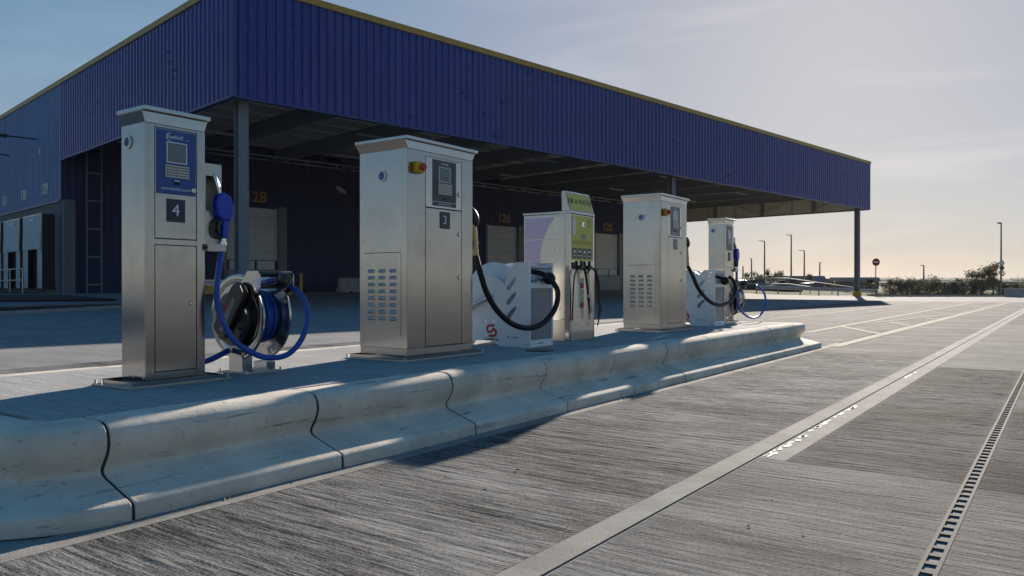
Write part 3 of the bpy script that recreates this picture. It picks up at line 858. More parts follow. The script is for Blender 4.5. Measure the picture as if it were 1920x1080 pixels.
def pump_slim(num, label, loc, panel, plate, lcd_m):
    dep, w, H_ = 0.235, 0.35, 1.49
    t = thing('fuel_pump', label, 'fuel pump', loc, 0, 'fuel pumps on the island')
    base_plate(t, dep, w, 0.07, 0.13)
    body = box('cabinet', 'steel', t, -dep, -0.004, 0, w, 0.012, H_ - 0.083, 0.003)
    # front frame
    fm = 'steel_front'
    box('frame_post', fm, t, -0.0039, 0.006, 0.0, 0.050, 0.030, H_ - 0.086, 0.002)
    box('frame_post', fm, t, -0.0039, 0.006, w - 0.050, w, 0.030, H_ - 0.086, 0.002)
    box('frame_rail', fm, t, -0.0039, 0.005, 0.0505, w - 0.0505, 0.030, 0.072, 0.001)
    box('frame_rail', fm, t, -0.0039, 0.005, 0.0505, w - 0.0505, 0.760, 0.790, 0.001)
    box('frame_rail', fm, t, -0.0039, 0.005, 0.0505, w - 0.0505, H_ - 0.100, H_ - 0.087, 0.001)
    box('shadow_gap', 'gap', t, -0.0038, -0.001, 0.0506, w - 0.0506, 0.0725, H_ - 0.1005)
    d1 = box('door', fm, t, -0.0009, 0.0048, 0.054, w - 0.054, 0.076, 0.757, 0.002)
    lock(d1, 0.005, w - 0.085, 0.44)
    d2 = box('door', fm, t, -0.0009, 0.0048, 0.054, w - 0.054, 0.794, H_ - 0.103, 0.002)
    y0, y1, z0, z1 = 0.060, w - 0.058, 1.035, H_ - 0.108
    pn = box('control_panel', panel, t, 0.0049, 0.0075, y0, y1, z0, z1)
    wd = y1 - y0
    box('screen_frame', 'white_paint' if panel == 'blue_panel' else 'steel_dull', pn, 0.0076, 0.0088, y0 + wd * .25, y1 - wd * .23, z1 - 0.176, z1 - 0.062)
    box('screen', lcd_m, pn, 0.0089, 0.0094, y0 + wd * .275, y1 - wd * .255, z1 - 0.171, z1 - 0.067)
    keyboard(pn, 0.0076, y0 + wd * .20, y1 - wd * .18, z1 - 0.258, z1 - 0.186)
    box('card_slot', 'gap', pn, 0.0076, 0.0098, y0 + wd * .44, y1 - wd * .41, z1 - 0.292, z1 - 0.279)
    box('card_mark', 'white_print', pn, 0.0076, 0.0082, y0 + wd * .46, y1 - wd * .43, z1 - 0.274, z1 - 0.268)
    if panel == 'blue_panel':
        text('maker_name', 'fueltek ...', 0.036, 'white_print', pn, (0.0084, y0 + wd * 0.53, z1 - 0.034), FACE_X, shear=0.3)
        sw = MB(); sw.tube([(0.0082, y0 + wd * .33 + 0.020 * math.cos(R(a)), z1 - 0.035 + 0.021 * math.sin(R(a))) for a in range(70, 300, 20)], 0.0016, 6)
        sw.build('swoosh', 'white_print', pn)
        text('web_address', 'www.fueltek.co.uk', 0.0235, 'white_print', pn, (0.0084, y0 + wd * 0.49, z0 + 0.030), FACE_X)
        lock(pn, 0.0076, y1 - 0.018, z0 + 0.032, 0.014)
    else:
        lock(d2, 0.005, w - 0.066, 1.06)
    np_ = box('number_plate', plate, t, 0.0049, 0.0066, 0.118, 0.228, 0.885, 1.010)
    text('numeral', num, 0.092, 'white_print', np_, (0.0073, 0.173, 0.9475), FACE_X)
    lid(t, dep, w, H_, 'steel', 0.030, 0.018)
    vent_disc(t, -0.165, 0, 1.315)
    screw_heads([(-dep + 0.02, 0, 0.045), (-dep / 2, 0, 0.045), (-0.02, 0, 0.045), (-dep / 2 + .05, 0, 0.085)], t, face_my, 0.005)
    # nozzle holster bolted to the far side
    hb = plate_mesh('holster', [(w, 0.745), (w + 0.118, 0.745), (w + 0.118, 1.235), (w, 1.235)],
                    [[(w + 0.016, 0.965), (w + 0.096, 0.965), (w + 0.096, 1.165), (w + 0.016, 1.165)]], 0.002, 'steel_dull')
    ho = inst(hb, 'holster', t)
    ho.matrix_basis = Matrix(((0, 0, 1, -0.012), (1, 0, 0, 0), (0, 1, 0, 0), (0, 0, 0, 1)))
    MB().box(-0.12, -0.0125, w + 0.001, w + 0.004, 0.746, 1.234).box(-0.12, -0.0125, w + 0.113, w + 0.117, 0.746, 1.234).box(-0.12, -0.0125, w + 0.0042, w + 0.1128, 1.228, 1.233).box(-0.12, -0.117, w + 0.0042, w + 0.1128, 0.746, 1.227).box(-0.1165, -0.0125, w + 0.0042, w + 0.1128, 0.746, 0.752).build('holster_box', 'steel_dull', ho)
    ho.children[0].matrix_parent_inverse = ho.matrix_basis.inverted()
    MB().box(-0.010, 0.03, w, w + 0.118, 0.735, 0.745).box(0.03, 0.034, w, w + 0.118, 0.735, 0.775).build('drip_tray', 'steel_dull', t)
    return t

def pump_wide(num, label, loc, panel, plate, lcd_m):
    dep, w, H_ = 0.48, 0.74, 1.60
    t = thing('fuel_pump', label, 'fuel pump', loc, 0, 'fuel pumps on the island')
    base_plate(t, dep, w, 0.06, 0.09)
    box('cabinet', 'steel', t, -dep, -0.004, 0, w, 0.085, H_ - 0.083, 0.003)
    box('kick_plate', 'steel_dull', t, -dep + 0.004, -0.006, 0.004, w - 0.004, 0.036, 0.0845)
    fm = 'steel_front'
    box('front_post', fm, t, -0.0039, 0.005, 0.0, 0.185, 0.087, H_ - 0.086, 0.002)
    box('front_post', fm, t, -0.0039, 0.005, 0.607, w, 0.087, H_ - 0.086, 0.002)
    box('shadow_gap', 'gap', t, -0.0038, -0.001, 0.186, 0.606, 0.088, H_ - 0.087)
    box('head_rail', fm, t, -0.0009, 0.004, 0.1855, 0.6065, H_ - 0.115, H_ - 0.087)
    d1 = box('door', fm, t, -0.0009, 0.0046, 0.191, 0.602, 0.093, 1.108, 0.002)
    lock(d1, 0.0048, 0.572, 0.93, 0.014); lock(d1, 0.0048, 0.572, 0.60, 0.014)
    d2 = box('door', 'steel', t, -0.0009, 0.0046, 0.191, 0.602, 1.115, H_ - 0.118, 0.002)
    lock(d2, 0.0048, 0.572, 1.235, 0.016)
    y0, y1, z0, z1 = 0.265, 0.535, 1.130, H_ - 0.128
    pn = box('control_panel', panel, t, 0.0047, 0.0072, y0, y1, z0, z1)
    wd, hg = y1 - y0, z1 - z0
    box('screen_frame', 'steel_dull', pn, 0.0073, 0.0085, y0 + wd * .25, y1 - wd * .25, z1 - hg * .47, z1 - hg * .14)
    box('screen', lcd_m, pn, 0.0086, 0.0092, y0 + wd * .28, y1 - wd * .28, z1 - hg * .455, z1 - hg * .155)
    keyboard(pn, 0.0073, y0 + wd * .20, y1 - wd * .20, z1 - hg * .745, z1 - hg * .50)
    box('card_slot', 'gap', pn, 0.0073, 0.0092, y0 + wd * .42, y1 - wd * .42, z1 - hg * .85, z1 - hg * .81)
    box('panel_line', 'white_print', pn, 0.0073, 0.0078, y0, y1, z0 + hg * .085, z0 + hg * .095)
    text('maker_name', 'fueltek', 0.030, 'white_print', pn, (0.008, (y0 + y1) / 2, z1 - hg * .07), FACE_X, shear=0.3)
    text('web_address', 'www.fueltek.co.uk', 0.020, 'white_print', pn, (0.008, (y0 + y1) / 2, z0 + hg * .045), FACE_X)
    np_ = box('number_plate', plate, t, 0.0047, 0.0064, 0.345, 0.463, 0.965, 1.090)
    text('numeral', num, 0.092, 'white_print', np_, (0.0071, 0.404, 1.0275), FACE_X)
    # emergency stop
    es = box('emergency_stop', 'yellow', t, 0.0052, 0.045, 0.05, 0.125, 1.345, 1.425, 0.004)
    MB().lathe([(0, 0.04), (0.013, 0.04), (0.013, 0.055), (0.026, 0.060), (0.028, 0.070), (0.022, 0.080), (0, 0.082)], (0, 0.0975, 1.385), 'x', 20).build('button', 'red_button', es, True)
    lid(t, dep, w, H_, 'steel', 0.030, 0.035)
    vent_disc(t, -0.245, 0, 1.335, 0.042)
    # louvred panel on the near side
    px0, px1, pz0, pz1 = -0.43, -0.062, 0.175, 0.775
    lp = box('louvre_panel', 'steel', t, px0, px1, -0.004, 0, pz0, pz1, 0.001)
    box('panel_shadow', 'gap', lp, px0 + 0.004, px1 - 0.004, -0.0035, -0.001, pz1 + 0.0005, pz1 + 0.004)
    lm = MB()
    ww = 0.034
    lm.add([(-ww, 0, 0.0), (ww, 0, 0.0), (ww * .82, -0.011, 0.003), (-ww * .82, -0.011, 0.003), (-ww, 0, 0.021), (ww, 0, 0.021), (ww * .8, -0.006, 0.016), (-ww * .8, -0.006, 0.016)],
           [(3, 2, 6, 7), (2, 1, 5, 6), (0, 3, 7, 4), (7, 6, 5, 4)])
    lm_me = lm.mesh('louvre', 'steel_dull')
    gap_me = MB().box(-ww * .95, ww * .95, -0.0016, 0, -0.004, 0.001).mesh('louvre_slot', 'gap')
    for i in range(3):
        for j in range(8):
            p = (px0 + 0.075 + i * 0.109, -0.0041, 0.290 + j * 0.0495)
            lo = inst(lm_me, 'louvre', lp, p)
            inst(gap_me, 'louvre_slot', lo)
    screw_heads([(px0 + 0.016, -0.004, pz0 + 0.02), (px1 - 0.016, -0.004, pz0 + 0.02), (px0 + 0.016, -0.004, pz1 - 0.02), (px1 - 0.016, -0.004, pz1 - 0.02)], lp, face_my, 0.005)
    screw_heads([(-0.43, 0, 0.105), (-0.25, 0, 0.105), (-0.06, 0, 0.105)], t, face_my, 0.006)
    screw_heads([(0.005, 0.02, 0.055), (0.005, w - 0.02, 0.055)], t, face_x, 0.006)
    # nozzle boot on the far side
    MB().box(-0.20, -0.02, w, w + 0.05, 0.86, 0.90).box(-0.20, -0.16, w, w + 0.05, 0.9, 1.22).box(-0.05, -0.02, w, w + 0.012, 0.9, 1.22).build('nozzle_boot', 'steel_dull', t)
    return t

PX4, PY4 = -3.99, 2.27
PX3, PY3 = -3.83, 4.12
PX2, PY2 = -3.83, 8.36
PX1, PY1 = -3.95, 10.74
pump4 = pump_slim('4', 'slim stainless pump with a bright blue control panel and number 4', (PX4, PY4, IZ), 'blue_panel', 'navy_plate', 'lcd')
pump3 = pump_wide('3', 'wide stainless pump with dark control panel, red stop button and number 3', (PX3, PY3, IZ), 'dark_panel', 'navy_plate', 'lcd')
pump2 = pump_wide('2', 'wide stainless pump with grey control panel and number 2, beyond the air and water unit', (PX2, PY2, IZ), 'grey_plate', 'grey_plate', 'lcd_pale')
pump1 = pump_slim('1', 'slim stainless pump with grey control panel at the far end of the island', (PX1, PY1, IZ), 'grey_plate', 'navy_plate', 'lcd_pale')

# ------------------------------------------------------------------ nozzles with their hoses
def nozzle_blue(label, base, hose_pts, grp):
    """spout tucked into the holster, blue cover, lever guard; base = top of the body"""
    t = thing('fuel_nozzle', label, 'nozzle', base, 0, grp)
    MB().tube(spline([(-0.060, 0.004, 0.105), (-0.030, 0.008, 0.098), (-0.004, 0.018, 0.070), (0.010, 0.028, 0.02), (0.014, 0.040, -0.03)], 6), 0.0120, 12).build('spout', 'chrome', t, True)
    fx = lambda q, x: (x, q[0], q[1])
    MB().prism([(.010, -.034), (.048, -.012), (.096, -.036), (.115, -.088), (.112, -.150), (.090, -.177), (.044, -.180), (.008, -.148), (.002, -.09)], fx, -0.010, 0.044).build('cover', 'blue_plastic', t, False, 0.012)
    MB().prism([(.050, -.170), (.094, -.170), (.086, -.230), (.082, -.282), (.046, -.282), (.046, -.230)], fx, -0.002, 0.036).build('grip', 'blue_plastic', t, False, 0.008)
    MB().tube(spline([(0.017, 0.040, -0.165), (0.016, 0.006, -0.185), (0.015, -0.004, -0.230), (0.016, 0.012, -0.268), (0.017, 0.055, -0.278)], 5), 0.008, 8).build('lever_guard', 'plastic_black', t, True)
    MB().prism([(.040, -.165), (.020, -.185), (.012, -.225), (.026, -.262), (.036, -.255), (.030, -.222), (.046, -.185)], fx, 0.004, 0.030).build('lever', 'plastic_black', t, False, 0.003)
    MB().tube([(0.016, 0.062, -0.280), (0.016, 0.060, -0.300), (0.016, 0.060, -0.301), (0.016, 0.058, -0.322), (0.016, 0.058, -0.323), (0.016, 0.056, -0.350)], [0.016, 0.016, 0.022, 0.022, 0.018, 0.018], 12).build('swivel', 'chrome', t, True)
    h = MB(); h.tube(spline([Vector(p) - Vector(base) for p in hose_pts], 8), 0.0165, 14)
    h.build('hose', 'blue_hose', t, True)
    return t
def hp(u, v, X):
    """survey a hose point: pixel on the plane of constant X"""
    r = (u - 960) / 1473
    s = X / (-SA + r * CA)
    return (X, s * (CA + r * SA), CAM_H + (535 - v) / 1473 * s)
n4 = (PX4 - 0.005, PY4 + 0.405, IZ + 1.09)
hose4 = [(n4[0] + 0.016, n4[1] + 0.056, n4[2] - 0.34), hp(411, 500, -3.95), hp(406, 550, -3.93), hp(413, 590, -3.90), hp(436, 635, -3.86), hp(472, 661, -3.82), hp(505, 671, -3.79),
         hp(540, 664, -3.76), hp(566, 635, -3.75), hp(577, 596, -3.77), hp(570, 562, -3.81), hp(556, 545, -3.86), hp(546, 539, -3.90)]
nozzle_blue('bright blue nozzle and long blue hose hung on pump 4', n4, hose4, 'nozzles with hoses')
n1 = (PX1 - 0.005, PY1 + 0.405, IZ + 1.09)
hose1 = [(n1[0] + 0.016, n1[1] + 0.056, n1[2] - 0.34), hp(1381, 530, -3.93), hp(1380, 555, -3.9), hp(1386, 577, -3.88), hp(1398, 591, -3.86), hp(1412, 596, -3.84), hp(1425, 591, -3.82),
         hp(1434, 576, -3.82), hp(1435, 558, -3.83), hp(1430, 545, -3.86), hp(1421, 537, -3.90), hp(1417, 535.5, -3.92)]
nozzle_blue('dark blue nozzle and blue hose hung on the farthest pump', n1, hose1, 'nozzles with hoses')

def nozzle_black(label, base, hose_pts, grp):
    t = thing('fuel_nozzle', label, 'nozzle', base, 0, grp)
    MB().tube(spline([(-0.09, -0.012, 0.10), (-0.05, -0.006, 0.13), (-0.01, 0.0, 0.115), (0.015, 0.004, 0.07)], 6), [0.011] * 19, 12).build('spout', 'chrome', t, True)
    MB().tube(spline([(-0.02, 0.0, 0.135), (0.006, 0.006, 0.10), (0.022, 0.012, 0.055), (0.026, 0.014, 0.015), (0.020, 0.010, -0.01)], 5), [0.018 + 0.013 * math.sin(math.pi * min(1, i / 20)) for i in range(21)], 14).build('body', 'plastic_black', t, True)
    MB().tube([(0.016, 0.006, 0.0), (0.018, 0.01, -0.06), (0.020, 0.012, -0.13)], [0.017, 0.022, 0.020], 12).build('grip', 'brass', t, True)
    MB().tube(spline([(-0.015, -0.005, 0.02), (-0.035, -0.01, -0.03), (-0.03, -0.008, -0.10), (0.01, 0.006, -0.135)], 5), 0.006, 8).build('lever_guard', 'plastic_black', t, True)
    MB().tube([(0.020, 0.012, -0.13), (0.021, 0.013, -0.15), (0.0211, 0.013, -0.151), (0.022, 0.014, -0.19), (0.0221, 0.014, -0.191), (0.023, 0.015, -0.245)], [0.026, 0.026, 0.021, 0.021, 0.025, 0.025], 14).build('swivel', 'brass', t, True)
    h = MB(); h.tube(spline([Vector(p) - Vector(base) for p in hose_pts], 8), 0.0235, 16)
    h.build('hose', 'rubber', t, True)
    return t
n3 = (PX3 - 0.030, PY3 + 0.74 + 0.038, IZ + 1.02)
hose3 = [(n3[0] + 0.023, n3[1] + 0.015, n3[2] - 0.235), hp(903, 520, -3.79), hp(914, 552, -3.76), hp(933, 583, -3.72), hp(960, 607, -3.69), hp(990, 615, -3.66), hp(1018, 606, -3.64),
         hp(1040, 580, -3.64), hp(1046, 550, -3.66), hp(1037, 530, -3.70), hp(1020, 519, -3.76)]
nozzle_black('black diesel nozzle with thick black hose left of the nearer white reel', n3, hose3, 'nozzles with hoses')
n2 = (PX2 - 0.030, PY2 + 0.74 + 0.038, IZ + 1.02)
hose2 = [(n2[0] + 0.023, n2[1] + 0.015, n2[2] - 0.235), hp(1300, 520, -3.80), hp(1307, 537, -3.78), hp(1318, 553, -3.75), hp(1335, 568, -3.72), hp(1352, 572, -3.70), hp(1366, 566, -3.68),
         hp(1377, 552, -3.68), hp(1379, 540, -3.69), hp(1375, 526, -3.72), hp(1367, 519, -3.76)]
nozzle_black('black diesel nozzle with thick black hose beyond the air and water machine', n2, hose2, 'nozzles with hoses')

# ------------------------------------------------------------------ white hose reels
def ribbon(pts, w, z0, z1, fn):
    """flat ribbon with thickness through 2-D points"""
    m_ = MB()
    P_ = [Vector((p[0], p[1])) for p in pts]
    L_, R_ = [], []
    for i, p in enumerate(P_):
        d = (P_[min(i + 1, len(P_) - 1)] - P_[max(i - 1, 0)]).normalized()
        n = Vector((-d.y, d.x)) * w / 2
        L_.append(p + n); R_.append(p - n)
    n = len(P_)
    v = [fn(q, z0) for q in L_] + [fn(q, z0) for q in R_] + [fn(q, z1) for q in L_] + [fn(q, z1) for q in R_]
    f = []
    for i in range(n - 1):
        f += [(i, i + 1, n + i + 1, n + i), (2 * n + i, 2 * n + i + 1, 3 * n + i + 1, 3 * n + i), (i, i + 1, 2 * n + i + 1, 2 * n + i), (n + i, n + i + 1, 3 * n + i + 1, 3 * n + i)]
    f += [(0, n, 3 * n, 2 * n), (n - 1, 2 * n - 1, 4 * n - 1, 3 * n - 1)]
    return m_.add(v, f)
def white_reel(label, loc):
    """local: front (+X) edge at x=0, near side plate at y=0, far plate at y=W"""
    t = thing('hose_reel', label, 'hose reel', loc, 0, 'white hose reels')
    W = 0.385
    cx, cz = -0.43, 0.42
    notch = arc(cx, cz, 0.205, 35, 180, 12)
    outer = [(-0.70, 0.0), (-0.615, 0.0), (-0.585, 0.045), (-0.36, 0.045), (-0.32, 0.0), (0, 0), (0, 0.742), (-0.145, 0.742), (-0.20, 0.69), (-0.255, 0.60)] + notch + [(-0.70, cz)]
    def slot(x, z, l=0.105, w=0.034):
        c, s = math.cos(R(52)), math.sin(R(52))
        return [(x, z), (x + w, z), (x + w + l * c, z + l * s), (x + w + l * c, z + l * s + w * 0.9), (x + l * c, z + l * s + w * 0.3), (x, z + w)]
    holes = [slot(-0.240, 0.500), slot(-0.240, 0.372), slot(-0.240, 0.244)]
    pm = plate_mesh('side_plate', outer, holes, 0.005, 'white_paint')
    for y in (0.005, W):
        o = inst(pm, 'side_plate', t, (0, y, 0), (R(90), 0, 0))
    # front edge returns, panel and tie bars
    box('front_frame', 'white_paint', t, -0.03, -0.0002, 0.0052, 0.022, 0.0, 0.742)
    box('front_frame', 'white_paint', t, -0.03, -0.0002, W - 0.022, W - 0.0052, 0.0, 0.742)
    box('front_frame', 'white_paint', t, -0.028, -0.001, 0.0222, W - 0.0222, 0.0, 0.062)
    box('front_frame', 'white_paint', t, -0.028, -0.001, 0.0222, W - 0.0222, 0.515, 0.56)
    box('front_cover', 'grey_cover', t, -0.018, -0.010, 0.0223, W - 0.0223, 0.0622, 0.5148)
    MB().cyl((-0.02, 0.006, 0.70), (-0.02, W - 0.006, 0.70), 0.016, 12).build('roller', 'zinc', t, True)
    MB().cyl((-0.02, 0.006, 0.59), (-0.02, W - 0.006, 0.59), 0.016, 12).build('roller', 'zinc', t, True)
    box('top_tie', 'white_paint', t, -0.13, -0.09, 0.0052, W - 0.0052, 0.735, 0.741)
    # drum
    fl = [(0.05, 0.0), (0.318, 0.0), (0.328, 0.006), (0.328, 0.012), (0.318, 0.008), (0.05, 0.006)]
    MB().lathe(fl, (cx, 0.060, cz), 'y', 48).build('drum_flange', 'white_paint', t, True)
    MB().lathe(fl, (cx, W - 0.05, cz), 'y', 48).build('drum_flange', 'white_paint', t, True)
    MB().lathe([(0.0, 0), (0.14, 0), (0.15, 0.01), (0.15, W - 0.12), (0.0, W - 0.12)], (cx, 0.073, cz), 'y', 32).build('drum', 'white_paint', t, True)
    MB().lathe([(0.0, 0.0), (0.055, 0.0), (0.055, 0.03), (0.0, 0.03)], (cx, 0.01, cz), 'y', 24).build('hub', 'white_paint', t, True)
    for k in range(6):
        ring = [(cx + 0.19 * math.cos(2 * math.pi * i / 32), 0.098 + 0.044 * k, cz + 0.19 * math.sin(2 * math.pi * i / 32)) for i in range(32)]
        MB().tube(ring, 0.0225, 8, False, True).build('hose_turn', 'rubber', t, True)
    MB().tube(spline([(cx + 0.02, -0.002, cz + 0.02), (cx - 0.02, -0.03, cz), (cx - 0.12, -0.04, cz - 0.04), (cx - 0.22, -0.03, cz - 0.10)], 6), 0.020, 12).build('inlet_pipe', 'zinc', t, True)
    # hose leaving through the rollers to the black ball stop
    MB().tube(spline([(-0.30, 0.20, 0.60), (-0.16, 0.21, 0.66), (-0.04, 0.22, 0.65), (0.03, 0.24, 0.615)], 6), 0.0235, 14).build('hose', 'rubber', t, True)
    MB().lathe([(0.0, -0.05)] + [(0.056 * math.cos(R(a)), 0.056 * math.sin(R(a))) for a in range(-60, 61, 15)] + [(0.0, 0.05)], (0.045, 0.25, 0.60), 'y', 24).build('hose_stop', 'rubber', t, True)
    screw_heads([(-0.075, 0, 0.70), (-0.045, 0, 0.70), (-0.075, 0, 0.665), (-0.075, 0, 0.60), (-0.075, 0, 0.565), (-0.05, 0, 0.49), (-0.05, 0, 0.03), (-0.02, 0, 0.03),
                 (-0.295, 0, 0.46), (-0.295, 0, 0.36), (-0.295, 0, 0.265), (-0.56, 0, 0.22), (-0.47, 0, 0.22), (-0.38, 0, 0.22)], t, face_my, 0.0085)
    screw_heads([(-0.0002, 0.014, 0.03), (-0.0002, W - 0.014, 0.03), (-0.0002, 0.014, 0.535), (-0.0002, W - 0.014, 0.70)], t, face_x, 0.0075)
    # red emblem and lettering, flat print on the near plate
    fn = lambda q, y: (q[0], y, q[1])
    ex, ez, er = -0.405, 0.135, 0.024
    s1 = [(ex + 0.052, ez + 0.050), (ex + 0.006, ez + 0.050)] + [(ex - 0.016 + er * math.cos(R(a)), ez + 0.026 + er * math.sin(R(a))) for a in range(90, 226, 15)] + \
         [(ex + 0.018 + er * math.cos(R(a)), ez - 0.026 + er * math.sin(R(a))) for a in range(45, -91, -15)] + [(ex - 0.052, ez - 0.050)]
    # an S of two hooks: upper hook opens right, lower hook opens left
    emb = ribbon([(ex + 0.050, ez + 0.044), (ex + 0.032, ez + 0.026)], 0.022, -0.0012, -0.0002, fn)
    a1 = ribbon([(ex + 0.030, ez + 0.046), (ex - 0.012, ez + 0.046)] + [(ex - 0.020 + 0.031 * math.cos(R(a)), ez + 0.015 + 0.031 * math.sin(R(a))) for a in range(90, 250, 16)] + [(ex - 0.004, ez - 0.010), (ex + 0.028, ez + 0.022)], 0.022, -0.0012, -0.0002, fn)
    a2 = ribbon([(ex - 0.034, ez - 0.046), (ex + 0.008, ez - 0.046)] + [(ex + 0.018 + 0.031 * math.cos(R(a)), ez - 0.015 + 0.031 * math.sin(R(a))) for a in range(-90, 70, 16)] + [(ex + 0.002, ez + 0.010)], 0.022, -0.0017, -0.0013, fn)
    eo = a1.build('emblem', 'red', t)
    a2.build('emblem_hook', 'red', eo)
    text('lettering', 'SAMOA', 0.034, 'black_print', t, (ex, -0.001, ez - 0.079), FACE_MY, bold=0.0006, spacing=1.15, squash=1.15)
    box('lettering_line', 'black_print', t, ex - 0.055, ex + 0.055, -0.0009, -0.0001, ez - 0.101, ez - 0.099)
    MB().lathe([(0.007, -0.001), (0.011, -0.001), (0.011, -0.0002), (0.007, -0.0002)], (-0.225, 0, 0.085), 'y', 16).build('small_mark', 'black_print', t)
    text('small_lettering', 'HOSE REELS', 0.014, 'black_print', t, (-0.155, -0.001, 0.083), FACE_MY)
    text('front_lettering', 'INDUSTRIAL', 0.016, 'black_print', t, (-0.0002, W * .45, 0.03), FACE_X)
    return t
white_reel('white hose reel with red emblem and black hose, standing beside pump 3', (-3.80, 5.62, IZ))
white_reel('white hose reel standing between pump 2 and the farthest pump', (-3.80, 9.97, IZ))

# ------------------------------------------------------------------ blue hose reels
def blue_reel(label, loc):
    """local origin on the base plate, drum axis along Y"""
    t = thing('hose_reel', label, 'hose reel', loc, 0, 'steel reels with blue hose')
    cz = 0.345
    box('base_plate', 'steel_dull', t, -0.15, 0.13, -0.125, 0.16, 0.0, 0.008, 0.001)
    for p in ((-0.135, -0.11), (0.115, -0.11), (0.115, 0.145), (-0.135, 0.145)):
        MB().cyl((p[0], p[1], 0.008), (p[0], p[1], 0.028), 0.006, 8).build('anchor_bolt', 'zinc', t)
    MB().hexa([(-0.06, -0.105, 0.008), (0.07, -0.105, 0.008), (0.07, -0.099, 0.008), (-0.06, -0.099, 0.008)], [(-0.05, -0.105, cz), (0.05, -0.105, cz), (0.05, -0.099, cz), (-0.05, -0.099, cz)]).box(-0.06, 0.07, -0.0985, -0.06, 0.008, 0.014).box(0.064, 0.07, -0.0985, -0.03, 0.014, 0.13).build('pedestal', 'steel', t)
    MB().box(-0.06, 0.07, 0.075, 0.14, 0.008, 0.06).box(-0.05, 0.05, 0.128, 0.134, 0.06, cz).build('pedestal', 'steel', t)
    fl = [(0.0, 0.022), (0.18, 0.022), (0.20, 0.010), (0.252, 0.0), (0.262, 0.004), (0.265, 0.012), (0.258, 0.016), (0.252, 0.008), (0.205, 0.018), (0.185, 0.030), (0.0, 0.030)]
    MB().lathe(fl, (0, -0.095, cz), 'y', 56).build('drum_flange', 'steel', t, True)
    MB().lathe([(r, -h) for r, h in fl], (0, 0.118, cz), 'y', 56).build('drum_flange', 'steel', t, True)
    MB().lathe([(0.0, 0), (0.13, 0), (0.13, 0.18), (0.0, 0.18)], (0, -0.08, cz), 'y', 32).build('drum', 'plastic_black', t, True)
    for k in range(5):
        rr = 0.168 if k < 3 else 0.150
        ring = [(rr * math.cos(2 * math.pi * i / 36), -0.052 + 0.034 * k, cz + rr * math.sin(2 * math.pi * i / 36)) for i in range(36)]
        MB().tube(ring, 0.0165, 8, False, True).build('hose_turn', 'blue_hose', t, True)
    # black spring housing on the near flange: round cover with three bosses and a slanted arm
    cov_ = MB().lathe([(0, -0.022), (0.15, -0.020), (0.165, -0.010), (0.168, 0.006), (0, 0.006)], (-0.02, -0.105, cz - 0.01), 'y', 40).build('spring_cover', 'plastic_black', t, True)
    for a in (150, 235, 318):
        MB().lathe([(0, -0.018), (0.028, -0.016), (0.034, 0), (0, 0)], (-0.02 + 0.125 * math.cos(R(a)), -0.124, cz - 0.01 + 0.125 * math.sin(R(a))), 'y', 20).build('boss', 'plastic_black', cov_, True)
    c, s = math.cos(R(52)), math.sin(R(52))
    def rot(p): return (p[0] * c - p[1] * s, p[0] * s + p[1] * c)
    arm = [rot(q) for q in [(-0.16, -0.052), (-0.13, -0.068), (0.16, -0.068), (0.21, -0.05), (0.225, 0.0), (0.21, 0.05), (0.16, 0.068), (-0.13, 0.068), (-0.16, 0.052)]]
    am = MB().prism(arm, lambda p, y: (p[0] - 0.0, y, p[1] + cz + 0.02), -0.165, -0.126).build('arm_housing', 'plastic_black', t, False, 0.008)
    pl = [rot(q) for q in [(-0.12, -0.030), (0.10, -0.030), (0.125, -0.015), (0.125, 0.012), (-0.03, 0.012), (-0.045, -0.006), (-0.12, -0.006)]]
    MB().prism(pl, lambda p, y: (p[0], y, p[1] + cz + 0.02), -0.1670, -0.1655).build('name_plate', 'grey_cover', am)
    pr = [rot(q) for q in [(0.02, 0.020), (0.09, 0.020), (0.09, 0.032), (0.02, 0.032)]]
    MB().prism(pr, lambda p, y: (p[0], y, p[1] + cz + 0.02), -0.1670, -0.1655).build('red_tag', 'red', am)
    # hose guide: two bright cheek plates with rollers between, reaching out over the front
    ch = [(0.045, 0.40), (0.10, 0.40), (0.20, 0.545), (0.265, 0.56), (0.285, 0.59), (0.285, 0.67), (0.262, 0.692), (0.16, 0.692), (0.10, 0.63), (0.045, 0.48)]
    ch = [(x * 0.95 - 0.01, z - 0.066) for x, z in ch]
    pm = MB().prism(ch, lambda p, y: (p[0], y, p[1]), 0.0, 0.005).mesh('guide_plate', 'steel')
    inst(pm, 'guide_plate', t, (0, -0.118, 0)); inst(pm, 'guide_plate', t, (0, 0.128, 0))
    for (x, z, r) in [(0.235, 0.608, 0.014), (0.235, 0.535, 0.016), (0.165, 0.60, 0.010)]:
        MB().cyl((x, -0.113, z), (x, 0.128, z), r, 12).build('roller', 'plastic_black', t, True)
    MB().tube(spline([(0.02, 0.0, 0.515), (0.12, 0.01, 0.555), (0.24, 0.02, 0.572), (0.29, 0.03, 0.572)], 5), 0.0165, 12).build('hose', 'blue_hose', t, True)
    MB().lathe([(0.0, -0.042), (0.022, -0.042), (0.040, -0.026), (0.046, 0.0), (0.040, 0.026), (0.022, 0.042), (0.0, 0.042)], (0.285, 0.035, 0.572), 'x', 20).build('hose_stop', 'plastic_black', t, True)
    return t
blue_reel('steel hose reel wound with blue hose beside pump 4', (-4.17, 3.05, IZ))
blue_reel('steel hose reel wound with blue hose at the far end of the island', (-4.13, 11.24, IZ))
